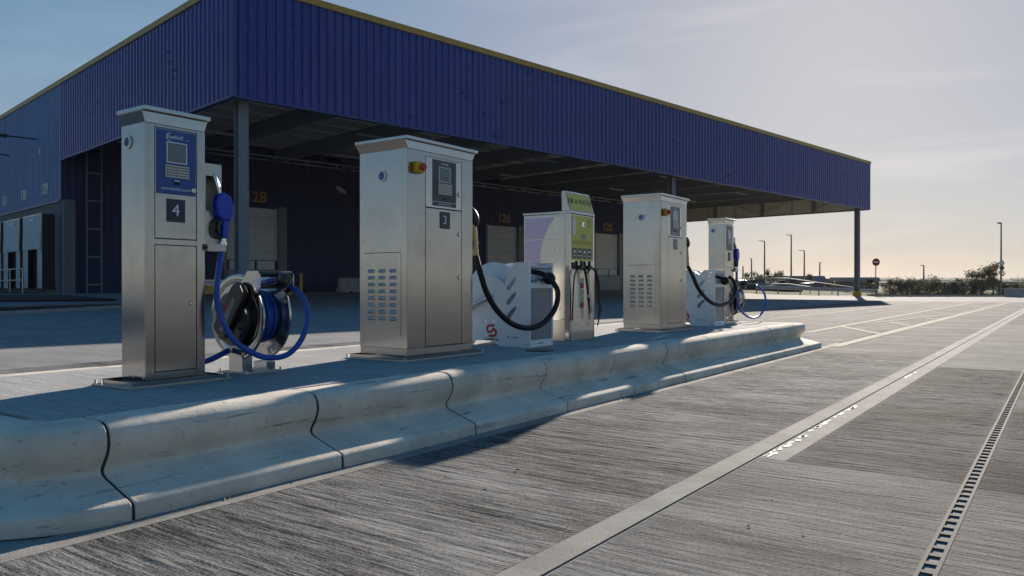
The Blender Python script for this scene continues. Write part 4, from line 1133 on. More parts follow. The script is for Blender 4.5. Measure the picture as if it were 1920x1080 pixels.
# supply hose from pump 4 into its reel
sh = MB(); sh.tube(spline([(-4.20, 2.64, 1.02), (-4.19, 2.72, 0.90), (-4.19, 2.735, 0.72), (-4.19, 2.70, 0.55), (-4.20, 2.64, 0.47)], 8), 0.0175, 12)
sh.tube(spline([(-4.20, 2.63, 0.46), (-4.19, 2.70, 0.445), (-4.20, 2.80, 0.455), (-4.21, 2.93, 0.50)], 8), 0.0175, 12)
tag(sh.build('supply_hose', 'blue_hose', None, True), 'short blue hose curving between pump 4 and its reel', 'hose')

# ------------------------------------------------------------------ air and water unit
aw = thing('air_water_unit', 'steel air and water machine with green lettered panel and painted side reflection', 'air machine', (-3.93, 6.50, IZ))
AD, AW_, AH = 0.53, 0.48, 1.235
box('cabinet', 'steel', aw, -AD, -0.004, 0, AW_, 0.0, AH, 0.003)
# near side: steel panels, curved purple reflection painted over cream
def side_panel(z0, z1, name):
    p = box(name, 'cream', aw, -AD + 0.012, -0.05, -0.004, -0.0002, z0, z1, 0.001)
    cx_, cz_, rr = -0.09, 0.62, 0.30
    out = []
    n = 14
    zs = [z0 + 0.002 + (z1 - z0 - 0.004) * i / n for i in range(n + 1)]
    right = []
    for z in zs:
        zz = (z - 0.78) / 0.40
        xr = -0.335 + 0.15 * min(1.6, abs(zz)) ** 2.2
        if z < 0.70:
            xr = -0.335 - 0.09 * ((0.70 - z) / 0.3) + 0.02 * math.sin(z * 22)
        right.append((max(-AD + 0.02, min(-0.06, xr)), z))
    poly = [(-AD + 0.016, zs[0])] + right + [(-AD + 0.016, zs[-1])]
    MB().prism(poly, lambda q, y: (q[0], y, q[1]), -0.0052, -0.0042).build('painted_reflection', 'purple', p)
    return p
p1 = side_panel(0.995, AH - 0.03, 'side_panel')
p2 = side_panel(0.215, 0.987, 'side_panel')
lk = MB().lathe([(0, -0.008), (0.011, -0.008), (0.011, 0.0), (0, 0.0)], (-0.125, -0.004, 0.875), 'y', 16).build('lock', 'chrome', p2, True)
lk = MB().lathe([(0, -0.008), (0.011, -0.008), (0.011, 0.0), (0, 0.0)], (-0.115, -0.004, 0.31), 'y', 16).build('lock', 'chrome', p2, True)
box('side_foot', 'steel_dull', aw, -AD + 0.012, -0.05, -0.003, -0.0002, 0.0, 0.205)
box('corner_post', 'steel', aw, -0.046, 0.004, -0.006, 0.032, 0.0, AH + 0.002, 0.004)
box('red_tag', 'red', aw, 0.0042, 0.005, 0.004, 0.022, 0.19, 0.31)
box('corner_post', 'steel', aw, -0.046, 0.004, AW_ - 0.025, AW_ + 0.006, 0.0, AH + 0.002, 0.004)
box('top_cover', 'steel', aw, -AD - 0.008, 0.008, -0.010, AW_ + 0.010, AH + 0.0025, AH + 0.024, 0.004)
box('foot_panel', 'steel_dull', aw, -0.0039, 0.002, 0.0325, AW_ - 0.0255, 0.0, 0.085)
box('front_panel', 'cream', aw, -0.0039, 0.0025, 0.0325, AW_ - 0.0255, 0.0855, 0.72, 0.001)
box('front_panel', 'steel', aw, -0.0039, 0.0022, 0.0325, AW_ - 0.0255, 0.7205, 0.785)
gp = box('instruction_panel', 'lime', aw, -0.0039, 0.0035, 0.034, AW_ - 0.0262, 0.786, AH - 0.012)
box('tariff_strip', 'white_print', gp, 0.0036, 0.005, 0.060, 0.118, 1.035, 1.205)
box('coin_plate', 'chrome', gp, 0.0036, 0.006, 0.235, 0.300, 1.120, 1.165)
box('coin_slot', 'gap', gp, 0.0061, 0.0066, 0.275, 0.290, 1.125, 1.160)
box('push_plate', 'grey_cover', gp, 0.0036, 0.008, 0.225, 0.310, 1.000, 1.042, 0.002)
for k, zz in enumerate((0.972, 0.958, 0.944)):
    box('print_line', 'black_print', gp, 0.0036, 0.0040, 0.050, 0.430, zz, zz + 0.004)
for k in range(6):
    box('print_line', 'black_print', gp, 0.0036, 0.0040, 0.335, 0.435 - 0.02 * (k % 3), 1.19 - 0.014 * k, 1.193 - 0.014 * k)
for k in range(4):
    y0_ = 0.052 + k * 0.097
    ic = box('icon_square', 'navy_plate', gp, 0.0036, 0.0046, y0_, y0_ + 0.080, 0.805, 0.905)
    box('icon_mark', 'white_print', ic, 0.0047, 0.0050, y0_ + 0.022, y0_ + 0.058, 0.855 + 0.006 * (k % 2), 0.885)
    box('icon_mark', 'white_print', ic, 0.0047, 0.0050, y0_ + 0.014, y0_ + 0.030, 0.822, 0.838)
    box('icon_mark', 'white_print', ic, 0.0047, 0.0050, y0_ + 0.044, y0_ + 0.064, 0.822, 0.838)
# header sign, face leaning back
hx0, hx1 = -0.085, 0.004
sgn = MB().hexa([(hx0, 0.002, AH + 0.0245), (hx1, 0.002, AH + 0.0245), (hx1, AW_ - 0.002, AH + 0.0245), (hx0, AW_ - 0.002, AH + 0.0245)],
                [(hx0 - 0.005, 0.002, AH + 0.222), (hx0 + 0.03, 0.002, AH + 0.222), (hx0 + 0.03, AW_ - 0.002, AH + 0.222), (hx0 - 0.005, AW_ - 0.002, AH + 0.222)]).build('header_sign', 'steel', aw, False, 0.002)
tilt = math.atan2((hx1 - hx0 - 0.03), 0.1975)
hs = MB().box(-0.0018, 0, -AW_ / 2 + 0.018, AW_ / 2 - 0.018, -0.088, 0.088).build('sign_face', 'lime', sgn)
hs.location = ((hx1 + hx0 + 0.03) / 2 + 0.003, AW_ / 2, AH + 0.123)
hs.rotation_euler = (0, -tilt, 0)
text('lettering', 'AIR & WATER', 0.078, 'black_print', hs, (0.0012, 0, 0.004), FACE_X, squash=0.95)
# hose hooks, hoses and warning tags
box('switch', 'navy_plate', aw, 0.0026, 0.010, 0.045, 0.095, 0.700, 0.765)
for k, y_ in enumerate((0.175, 0.335)):
    hk = MB().box(0.0026, 0.05, y_ - 0.02, y_ + 0.02, 0.715, 0.735)
    hk.cyl((0.03, y_, 0.69), (0.03, y_, 0.78), 0.017, 10)
    hk.cyl((0.03, y_ - 0.045, 0.715), (0.03, y_ + 0.045, 0.715), 0.017, 10)
    hk.build('hose_hook', 'plastic_black', aw, True)
MB().tube(spline([(0.03, 0.17, 0.73), (0.035, 0.09, 0.70), (0.03, 0.045, 0.62), (0.02, 0.040, 0.45), (0.012, 0.036, 0.20)], 8), 0.007, 8).build('air_hose', 'rubber', aw, True)
MB().tube(spline([(0.03, 0.195, 0.73), (0.045, 0.23, 0.66), (0.045, 0.27, 0.52), (0.045, 0.285, 0.44)], 8), 0.011, 8).build('air_hose', 'rubber', aw, True)
MB().tube([(0.045, 0.285, 0.44), (0.045, 0.292, 0.40), (0.045, 0.315, 0.26)], [0.013, 0.012, 0.008], 8).build('air_gauge', 'plastic_black', aw, True)
MB().cyl((0.045, 0.283, 0.45), (0.045, 0.288, 0.42), 0.0135, 8).cyl((0.045, 0.315, 0.26), (0.045, 0.322, 0.20), 0.010, 8).build('air_nozzle', 'chrome', aw, True)
MB().tube(spline([(0.03, 0.32, 0.72), (0.05, 0.30, 0.685), (0.05, 0.25, 0.66), (0.045, 0.215, 0.69)], 6), 0.007, 8).build('water_hose', 'rubber', aw, True)
MB().tube(spline([(0.03, 0.36, 0.73), (0.05, 0.43, 0.67), (0.06, 0.475, 0.55), (0.06, 0.49, 0.44)], 8), 0.010, 8).build('water_hose', 'rubber', aw, True)
MB().tube([(0.06, 0.49, 0.44), (0.06, 0.495, 0.34), (0.06, 0.50, 0.28)], [0.013, 0.017, 0.015], 8).build('water_nozzle', 'plastic_black', aw, True)
MB().tube([(0.06, 0.53, 0.31), (0.06, 0.50, 0.29), (0.06, 0.475, 0.20), (0.06, 0.45, 0.13)], [0.010, 0.020, 0.008, 0.006], 8).build('water_trigger', 'plastic_black', aw, True)
for k, (m_, z_) in enumerate([('lime_light', .585), ('red', .535), ('lime_light', .470), ('lime_light', .405), ('red', .345)]):
    tg = box('warning_tag', 'white_print', aw, 0.0026, 0.0032, 0.160, 0.275, z_ - 0.028, z_ + 0.028)
    box('tag_colour', m_, tg, 0.0033, 0.0036, 0.198, 0.272, z_ - 0.026, z_ + 0.026)
screw_heads([(0.0026, 0.045, 0.11), (0.0026, 0.24, 0.10), (0.0026, AW_ - 0.04, 0.11), (0.0026, 0.045, 0.66), (0.0026, AW_ - 0.04, 0.66), (0.0026, AW_ - 0.04, 0.40)], aw, face_x, 0.005)

# ------------------------------------------------------------------ warehouse with its loading canopy
wh = thing('warehouse', 'long blue clad warehouse with a deep open loading canopy', 'warehouse', C0, B_ROT)
Z0, Z1 = 7.2, 10.95
def corrugated(length, z0, z1, pitch=0.30, depth_=0.045, off=0.0):
    """sheet in local XZ plane from x=0..length, ribs towards -Y"""
    prof = []
    n = int(round(length / pitch))
    p = length / n
    for i in range(n):
        x = i * p
        prof += [(x, 0), (x + p * 0.42, 0), (x + p * 0.52, -depth_), (x + p * 0.88, -depth_)]
    prof.append((length, 0))
    v = [(x, y, z0) for x, y in prof] + [(x, y, z1) for x, y in prof]
    m_ = len(prof)
    return MB().add(v, [(i, i + 1, m_ + i + 1, m_ + i) for i in range(m_ - 1)])
def clad_run(mat, total, z0, z1, place, panel=3.0, pitch=0.30, depth_=0.06):
    n = int(round(total / panel))
    L_ = total / n
    me_ = corrugated(L_, z0, z1, pitch, depth_).mesh('cladding_panel', mat)
    for i in range(n):
        loc_, rot_ = place(i * L_)
        inst(me_, 'cladding_panel', wh, loc_, rot_)
# front fascia (faces -y), near end fascia and long side wall (face -x), inner liner of the far end
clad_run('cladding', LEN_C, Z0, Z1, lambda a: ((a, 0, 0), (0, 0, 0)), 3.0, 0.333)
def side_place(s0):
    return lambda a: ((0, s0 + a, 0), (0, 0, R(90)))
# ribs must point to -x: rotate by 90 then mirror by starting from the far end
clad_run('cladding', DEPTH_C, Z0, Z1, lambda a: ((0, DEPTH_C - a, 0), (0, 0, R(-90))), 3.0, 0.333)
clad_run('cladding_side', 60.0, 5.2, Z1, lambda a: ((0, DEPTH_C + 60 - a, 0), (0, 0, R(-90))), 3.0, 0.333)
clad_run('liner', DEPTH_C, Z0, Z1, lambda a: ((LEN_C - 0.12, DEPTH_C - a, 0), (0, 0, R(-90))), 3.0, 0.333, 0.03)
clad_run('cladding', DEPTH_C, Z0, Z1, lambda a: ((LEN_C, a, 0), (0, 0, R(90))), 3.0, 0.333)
for k in range(7):
    box('liner_joint', 'steelwork', wh, LEN_C - 0.165, LEN_C - 0.152, 1.0 + k * 2.8, 1.05 + k * 2.8, Z0 + 0.05, Z1 - 0.1)
# backs of the fascia so no daylight leaks through
box('fascia_lining', 'purlin', wh, 0.05, LEN_C - 0.05, 0.03, 0.06, Z0, Z1)
box('fascia_lining', 'purlin', wh, 0.05, 0.08, 0.07, DEPTH_C, Z0, Z1)
# trims
box('corner_trim', 'trim_blue', wh, -0.06, 0.10, -0.06, 0.10, Z0 - 0.03, Z1)
box('corner_trim', 'trim_blue', wh, LEN_C - 0.10, LEN_C + 0.06, -0.06, 0.10, Z0 - 0.03, Z1)
box('drip_trim', 'trim_blue', wh, 0.101, LEN_C - 0.101, -0.065, 0.14, Z0 - 0.05, Z0 + 0.03)
box('drip_trim', 'trim_blue', wh, -0.065, 0.14, 0.101, DEPTH_C - 0.12, Z0 - 0.05, Z0 + 0.03)
box('drip_trim', 'steelwork', wh, LEN_C - 0.17, LEN_C + 0.065, 0.101, DEPTH_C - 0.12, Z0 - 0.05, Z0 + 0.03)
box('parapet_cap', 'trim_yellow', wh, -0.10, LEN_C + 0.10, -0.10, 0.28, Z1 + 0.001, Z1 + 0.24)
box('parapet_cap', 'trim_yellow', wh, -0.10, 0.28, 0.281, DEPTH_C + 60, Z1 + 0.001, Z1 + 0.24)
box('parapet_cap', 'trim_yellow', wh, LEN_C - 0.28, LEN_C + 0.10, 0.281, DEPTH_C, Z1 + 0.001, Z1 + 0.24)
box('joint_trim', 'cladding_side', wh, -0.075, 0.0, DEPTH_C - 0.11, DEPTH_C + 0.11, 5.2, Z1)
# roof over canopy and hall
box('roof_deck', 'deck', wh, 0.09, LEN_C - 0.17, 0.07, DEPTH_C + 0.5, 9.35, 9.45)
box('roof', 'roof_grey', wh, 0.1, LEN_C, 0.3, DEPTH_C + 60, Z1 - 0.45, Z1 - 0.30)
# deck ribs and purlins run along the building, rafters across
rib_me = MB().box(0.09, LEN_C - 0.2, -0.05, 0.05, 9.30, 9.349).mesh('deck_rib', 'deck')
pur_me = MB().box(0.09, LEN_C - 0.2, -0.035, 0.035, 9.05, 9.298).mesh('purlin', 'purlin')
for k in range(30):
    inst(rib_me, 'deck_rib', wh, (0, 0.45 + k * 0.62, 0))
for k in range(11):
    inst(pur_me, 'purlin', wh, (0, 0.9 + k * 1.72, 0))
def ibeam_y(y0, y1, zb, zt, bw_=0.24, tf=0.03, tw=0.02):
    return MB().box(-bw_ / 2, bw_ / 2, y0, y1, zb, zb + tf).box(-bw_ / 2, bw_ / 2, y0, y1, zt - tf, zt).box(-tw / 2, tw / 2, y0, y1, zb + tf, zt - tf)
raf_me = ibeam_y(0.1, DEPTH_C, 8.30, 9.045).mesh('rafter', 'steelwork')
for k in range(12):
    inst(raf_me, 'rafter', wh, (2.2 + k * 4.72, 0, 0))
# edge beam, bracing, columns
MB().box(0.15, LEN_C - 0.2, 0.20, 0.44, 7.32, 7.35).box(0.15, LEN_C - 0.2, 0.31, 0.33, 7.35, 7.75).box(0.15, LEN_C - 0.2, 0.20, 0.44, 7.75, 7.78).build('edge_beam', 'steelwork', wh)
def h_column(t_, s_, zb, zt, w=0.36):
    return MB().box(t_ - w / 2, t_ + w / 2, s_ - w / 2, s_ - w / 2 + 0.025, zb, zt).box(t_ - w / 2, t_ + w / 2, s_ + w / 2 - 0.025, s_ + w / 2, zb, zt).box(t_ - 0.012, t_ + 0.012, s_ - w / 2 + 0.025, s_ + w / 2 - 0.025, zb, zt)
for t_ in (0.62, 27.0, LEN_C - 0.75):
    h_column(t_, 0.70, -0.05, 7.31).build('column', 'steelwork', wh)
    cg = box('column_guard', 'yellow', wh, t_ - 0.26, t_ + 0.26, 0.44, 0.96, -0.03, 0.40)
for s_ in (4.6, 9.4, 14.2):
    box('end_post', 'steelwork', wh, LEN_C - 0.42, LEN_C - 0.18, s_ - 0.10, s_ + 0.10, Z0 - 0.02, 9.3)
for (a, b_) in [((LEN_C - 0.45, 0.6, 9.2), (LEN_C - 0.45, 4.5, 7.3)), ((LEN_C - 0.45, 9.3, 7.35), (LEN_C - 0.45, 4.7, 9.2)), ((LEN_C - 0.45, 9.5, 7.35), (LEN_C - 0.45, 14.0, 9.2)), ((LEN_C - 0.45, 18.6, 7.35), (LEN_C - 0.45, 14.4, 9.2))]:
    MB().cyl(a, b_, 0.055, 8).build('brace', 'purlin', wh)
for (a, b_) in [((6.9, 0.5, 8.9), (2.2, 6.5, 8.9)), ((2.2, 0.5, 8.9), (6.9, 6.5, 8.9)), ((49.4, 0.5, 8.9), (54, 6.5, 8.9)), ((54, 0.5, 8.9), (49.4, 6.5, 8.9)), ((44.6, 1, 8.8), (49.4, 7, 8.8))]:
    MB().cyl(a, b_, 0.05, 8).build('brace', 'purlin', wh)
for t_, s_ in [(3.6, 5.2), (5.0, 11.5), (10.5, 7.0), (13, 13), (22, 6), (25, 12), (33, 5), (36, 11.5), (45, 6), (47, 12)]:
    box('strip_light', 'zinc', wh, t_ - 0.9, t_ + 0.9, s_ - 0.07, s_ + 0.07, 8.14, 8.24)
# back wall with conduits
box('back_wall', 'wall_dark', wh, 0.0, LEN_C, DEPTH_C, DEPTH_C + 0.3, 0.2, 9.35)
rib2 = corrugated(LEN_C / 18, 5.6, 9.3, 0.333, 0.03).mesh('wall_sheet', 'wall_dark')
rib3 = corrugated(LEN_C / 18, 0.4, 5.6, 0.333, 0.03).mesh('wall_sheet', 'wall_dark')
for k in range(18):
    inst(rib2, 'wall_sheet', wh, (k * LEN_C / 18, DEPTH_C - 0.012, 0))
    inst(rib3, 'wall_sheet', wh, (k * LEN_C / 18, DEPTH_C - 0.012, 0))
MB().cyl((0.3, DEPTH_C - 0.12, 8.42), (LEN_C - 0.3, DEPTH_C - 0.12, 8.42), 0.045, 8).build('conduit', 'purlin', wh)
MB().cyl((0.3, DEPTH_C - 2.6, 8.22), (LEN_C - 0.3, DEPTH_C - 2.6, 8.22), 0.04, 8).build('conduit', 'purlin', wh)
cl = MB().box(-0.03, 0.03, DEPTH_C - 2.65, DEPTH_C - 2.55, 8.05, 8.18).mesh('hanger', 'zinc')
for k in range(26):
    inst(cl, 'hanger', wh, (2 + 2.05 * k, 0, 0))
DOCKS = [('128', 10.3), ('127', 20.6), ('126', 31.0), ('125', 44.1), ('124', 51.5)]
for num, t_ in DOCKS:
    yf = DEPTH_C - 0.06
    d = box('dock_door', 'door_grey', wh, t_ - 1.75, t_ + 1.45, yf - 0.05, yf, 2.40, 5.50)
    for k in range(1, 6):
        box('door_joint', 'door_low', d, t_ - 1.74, t_ + 1.44, yf - 0.054, yf - 0.0505, 2.40 + k * 0.517, 2.42 + k * 0.517)
    box('door_frame', 'steelwork', d, t_ + 1.451, t_ + 1.95, yf - 0.30, yf - 0.001, 0.45, 5.62)
    box('door_frame', 'steelwork', d, t_ - 1.95, t_ - 1.751, yf - 0.12, yf - 0.001, 0.45, 5.62)
    box('dock_leveller', 'door_low', wh, t_ - 1.75, t_ + 1.45, yf - 0.35, yf - 0.001, 0.45, 1.80)
    box('dock_bumper', 'door_grey', wh, t_ - 1.6, t_ - 0.1, yf - 0.20, yf - 0.001, 1.83, 2.35)
    box('dock_bumper', 'door_grey', wh, t_ + 0.1, t_ + 1.2, yf - 0.20, yf - 0.001, 1.83, 2.35)
    text('dock_number', num, 0.92, 'num_orange', wh, (t_ + 0.1, DEPTH_C - 0.065, 6.12), FACE_MY, extrude=0.006, bold=0.02)
# CCTV camera on the back wall
cc = MB().box(16.0, 16.06, DEPTH_C - 0.5, DEPTH_C - 0.04, 6.85, 6.92)
cc.hexa([(15.5, DEPTH_C - 0.75, 7.00), (15.7, DEPTH_C - 0.75, 7.00), (16.4, DEPTH_C - 0.45, 6.78), (16.2, DEPTH_C - 0.35, 6.78)], [(15.5, DEPTH_C - 0.75, 7.2), (15.7, DEPTH_C - 0.75, 7.2), (16.4, DEPTH_C - 0.45, 6.98), (16.2, DEPTH_C - 0.35, 6.98)])
cc.build('security_camera', 'white_wall', wh)
# long side wall: concrete plinth wall, docks 129 to 131
sw_ = box('side_wall', 'wall_grey', wh, 0.02, 0.35, DEPTH_C, DEPTH_C + 60, 0.2, 5.199)
box('drip_trim', 'trim_blue', wh, -0.06, 0.019, DEPTH_C + 0.12, DEPTH_C + 60, 5.12, 5.199)
box('end_return', 'wall_grey', wh, 0.0, 0.5, DEPTH_C - 0.5, DEPTH_C - 0.013, 0.2, 5.18)
for k, num in enumerate(('129', '130', '131', '132', '133')):
    sc_ = 21.45 + 4.1 * k
    text('dock_number', num, 0.78, 'num_pale', wh, (-0.062, sc_, 5.92), FACE_MX, extrude=0.006, bold=0.012)
    x0 = -0.62
    y0, y1 = sc_ - 1.72, sc_ + 1.72
    ds = box('dock_shelter', 'shelter_dark', wh, x0, 0.019, y0, y0 + 0.09, 0.75, 4.52)
    box('shelter_side', 'shelter_dark', ds, x0, 0.019, y1 - 0.09, y1, 0.75, 4.52)
    box('shelter_top', 'shelter_dark', ds, x0, 0.019, y0 + 0.091, y1 - 0.091, 4.42, 4.52)
    box('shelter_back', 'gap', ds, -0.30, -0.26, y0 + 0.091, y1 - 0.091, 0.75, 4.419)
    MB().box(x0 - 0.03, x0 - 0.001, y0, y0 + 0.07, 0.75, 4.55).box(x0 - 0.03, x0 - 0.001, y1 - 0.07, y1, 0.75, 4.55).box(x0 - 0.03, x0 - 0.001, y0 + 0.071, y1 - 0.071, 4.46, 4.55).box(-0.03, 0.018, y0 - 0.06, y0 - 0.001, 0.75, 4.55).build('shelter_frame', 'zinc', ds)
    MB().hexa([(x0 - 0.07, y0 + 0.06, 2.75), (x0 - 0.06, y0 + 0.06, 2.75), (x0 - 0.06, y1 - 0.06, 2.75), (x0 - 0.07, y1 - 0.06, 2.75)],
              [(x0 - 0.02, y0 + 0.03, 4.45), (x0 - 0.01, y0 + 0.03, 4.45), (x0 - 0.01, y1 - 0.03, 4.45), (x0 - 0.02, y1 - 0.03, 4.45)]).build('head_curtain', 'curtain', ds)
    box('side_curtain', 'curtain', ds, x0 - 0.008, x0 - 0.002, y0 + 0.071, y0 + 0.85, 0.75, 4.45)
    box('side_curtain', 'curtain', ds, x0 - 0.008, x0 - 0.002, y1 - 0.85, y1 - 0.071, 0.75, 4.45)
    box('curtain_tag', 'white_print', ds, x0 - 0.045, x0 - 0.04, sc_ - 0.30, sc_ + 0.30, 4.22, 4.36)
# downpipe ladder in the corner of the canopy
ld = MB()
for xx in (1.05, 1.75):
    ld.box(xx, xx + 0.06, DEPTH_C - 0.35, DEPTH_C - 0.29, 0.5, 9.0)
for k in range(6):
    ld.box(1.11, 1.75, DEPTH_C - 0.345, DEPTH_C - 0.295, 0.9 + k * 1.42, 0.98 + k * 1.42)
ld.build('wall_ladder', 'steelwork', wh)
# wall lights on arms, small camera
for (s_, z_) in ((22.9, 8.75), (28.6, 8.55)):
    wl = MB().cyl((-0.06, s_, z_), (-1.5, s_, z_), 0.035, 8)
    wl.hexa([(-2.5, s_ - 0.16, z_ - 0.02), (-1.45, s_ - 0.16, z_ - 0.10), (-1.45, s_ + 0.16, z_ - 0.10), (-2.5, s_ + 0.16, z_ - 0.02)], [(-2.5, s_ - 0.16, z_ + 0.05), (-1.45, s_ - 0.16, z_ + 0.06), (-1.45, s_ + 0.16, z_ + 0.06), (-2.5, s_ + 0.16, z_ + 0.05)])
    wl.build('wall_lamp', 'plastic_black', wh)
sc2 = MB().cyl((-0.06, 20.2, 7.55), (-0.55, 20.2, 7.55), 0.03, 8)
sc2.box(-0.62, -0.48, 20.12, 20.28, 7.55, 7.85)
sc2.build('security_camera', 'white_wall', wh)

# ------------------------------------------------------------------ dock apron to the left: raised pad, kerb, railing
def poly_slab(name, mat, pts, z0, z1, parent=None):
    n = len(pts)
    z0s = z0 if isinstance(z0, (list, tuple)) else [z0] * n
    z1s = z1 if isinstance(z1, (list, tuple)) else [z1] * n
    v = [(p[0], p[1], a) for p, a in zip(pts, z0s)] + [(p[0], p[1], a) for p, a in zip(pts, z1s)]
    f = [tuple(reversed(range(n))), tuple(range(n, 2 * n))] + [(i, (i + 1) % n, n + (i + 1) % n, n + i) for i in range(n)]
    return MB().add(v, f).build(name, mat, parent)
k0, k1 = Vector((-25.9, 10.2, 0)), Vector((-27.9, 14.8, 0))
kd = (k1 - k0).normalized()
kn = Vector((-kd.y, kd.x, 0))
kA = k0 - kd * 12
ks = thing('apron_kerb', 'low concrete kerb in front of the dock apron on the left', 'kerb', (0, 0, 0))
for i in range(22):
    a = kA + kd * (i * 0.915 + 0.005); b_ = kA + kd * ((i + 1) * 0.915 - 0.005)
    g0 = ground_z(a.x, a.y)
    poly_slab('kerb_stone', 'kerb_old', [a, b_, b_ + kn * 0.15, a + kn * 0.15], g0 - 0.05, g0 + 0.125, ks)
e_ = kA + kd * 20.3
tag(poly_slab('planting_bed', 'dark_ground', [kA + kn * 0.16, e_ + kn * 0.16, e_ + kn * 1.5, kA + kn * 1.5], -0.05, 0.20), kind='structure')
pad = [kA + kn * 1.51, e_ + kn * 1.51, e_ + kn * 7.5, kA + kn * 24]
pz = 0.24
padm = poly_slab('dock_apron', 'yard', pad, -0.05, [pz, pz, pz + 0.06, 0.52])
tag(padm, kind='structure')
# ramp edging stones and tubular railing near docks
rl = thing('railing', 'galvanised tubular railing beside the dock shelters on the left', 'railing', C0, B_ROT)
for k in range(7):
    MB().cyl((-1.55, 19.4 + k * 2.4, 0.35), (-1.55, 19.4 + k * 2.4, 1.75), 0.035, 8).build('post', 'zinc', rl)
MB().cyl((-1.55, 19.4, 1.72), (-1.55, 33.8, 1.72), 0.032, 8).build('top_rail', 'zinc', rl)
MB().cyl((-1.55, 19.4, 1.15), (-1.55, 33.8, 1.15), 0.032, 8).build('mid_rail', 'zinc', rl)
ed = thing('retaining_edge', 'row of pale concrete edging stones on the ramp below the docks', 'edging', (0, 0, 0))
for k in range(14):
    a = bl(-6.4 + 0.0 * k, 9.0 + k * 1.3); b_ = bl(-6.4, 9.0 + (k + 1) * 1.3 - 0.02)
    z_ = 0.28 + 0.028 * k
    poly_slab('edging_stone', 'kerb_old', [a, b_, b_ + bc * 0.18, a + bc * 0.18], 0.0, z_ + 0.16, ed)
tag(poly_slab('ramp', 'dark_ground', [bl(-6.2, 9.0), bl(-0.7, 9.0), bl(-0.7, 27.0), bl(-6.2, 27.0)], 0.0, [0.36, 0.36, 0.62, 0.80]), kind='structure')

# ------------------------------------------------------------------ things under the canopy
def bollard(t_, s_, label, h_=1.15):
    p = bl(t_, s_)
    z = ground_z(p.x, p.y)
    b = MB().lathe([(0, 0), (0.09, 0), (0.09, h_ - 0.04), (0.06, h_), (0, h_)], (0, 0, 0), 'z', 16).build('bollard', 'yellow', None, True, loc=(p.x, p.y, z - 0.02))
    tag(b, label, 'bollard', 'yellow bollards under the canopy')
bollard(7.4, 17.2, 'yellow bollard left of dock door 128, partly behind pump 4')
bollard(8.6, 17.2, 'yellow bollard below dock door 128, left of the canopy corner column')
bollard(12.5, 17.2, 'yellow bollard right of dock door 128, near the concrete barrier')
pb = bl(16.0, 16.3)
bar = thing('concrete_barrier', 'pale concrete barrier block standing by the dark back wall', 'barrier', (pb.x, pb.y, ground_z(pb.x, pb.y)), B_ROT)
MB().prism([(-0.33, 0), (0.33, 0), (0.33, 0.12), (0.17, 0.34), (0.11, 0.88), (-0.11, 0.88), (-0.17, 0.34), (-0.33, 0.12)], lambda p, a: (a, p[0], p[1]), -1.45, 1.45).build('block', 'barrier_conc', bar, False, 0.02)
box('lifting_slot', 'gap', bar, -0.9, -0.7, -0.335, -0.30, 0.0, 0.08); box('lifting_slot', 'gap', bar, 0.7, 0.9, -0.335, -0.30, 0.0, 0.08)
# stack of galvanised rails on a yellow cradle, seen between pump 4 and its reel
pr_ = bl(4.6, 10.2)
st = thing('rail_stack', 'bundle of galvanised rails lying on a yellow cradle behind pump 4', 'rails', (pr_.x, pr_.y, ground_z(pr_.x, pr_.y)), B_ROT)
for k in range(4):
    box('rail', 'zinc', st, -1.6, 1.6, -0.35 + 0.18 * k, -0.21 + 0.18 * k, 0.62 + 0.015 * (k % 2), 0.74 + 0.015 * (k % 2))
for k in range(3):
    box('rail', 'zinc', st, -1.6, 1.6, -0.28 + 0.18 * k, -0.14 + 0.18 * k, 0.78, 0.90)
for xx in (-1.1, 0.9):
    box('cradle', 'yellow', st, xx, xx + 0.25, -0.5, 0.5, 0.25, 0.61)
box('base_beam', 'plastic_black', st, -1.5, 1.5, -0.45, 0.45, 0.0, 0.245)
# yellow grit box at the left edge
pg = bl(-3.0, 23.5)
gb = thing('grit_bin', 'yellow box on the dock apron at the left edge of the view', 'bin', (pg.x, pg.y, 0.6), B_ROT)
box('body', 'yellow', gb, -0.4, 0.4, -0.5, 0.5, 0, 0.62, 0.02)
MB().hexa([(-0.44, -0.54, 0.622), (0.44, -0.54, 0.622), (0.44, 0.54, 0.622), (-0.44, 0.54, 0.622)], [(-0.40, -0.5, 0.70), (0.2, -0.5, 0.80), (0.2, 0.5, 0.80), (-0.40, 0.5, 0.70)]).build('bin_lid', 'yellow', gb)
box('label_plate', 'navy_plate', gb, -0.404, -0.401, -0.3, 0.3, 0.2, 0.45)

# ------------------------------------------------------------------ far yard: rails, sign, lamps, fence, car
def rail_line(name, label, cat, pts, zs, posts, mat, r=0.03, mids=1, hgt=1.05):
    t = thing(name, label, cat, (0, 0, 0))
    P_ = [Vector((p.x, p.y, z + hgt)) for p, z in zip(pts, zs)]
    MB().tube(P_, r, 8).build('top_rail', mat, t, True)
    for m_ in range(mids):
        MB().tube([p - Vector((0, 0, hgt * (m_ + 1) / (mids + 1))) for p in P_], r, 8).build('mid_rail', mat, t, True)
    for i in range(len(pts) - 1):
        n = max(1, int((pts[i + 1] - pts[i]).length / posts))
        for k in range(n + (1 if i == len(pts) - 2 else 0)):
            q = P_[i].lerp(P_[i + 1], k / n)
            MB().cyl((q.x, q.y, q.z - hgt), (q.x, q.y, q.z), r, 8).build('post', mat, t)
    return t
rail_line('handrail', 'pale tubular handrail dropping to the right, beyond the pumps', 'railing',
          [at(1398, 76), at(1478, 76), at(1600, 78)], [0.50, 0.48, -0.42], 2.2, 'zinc', 0.045, 1, 1.1)
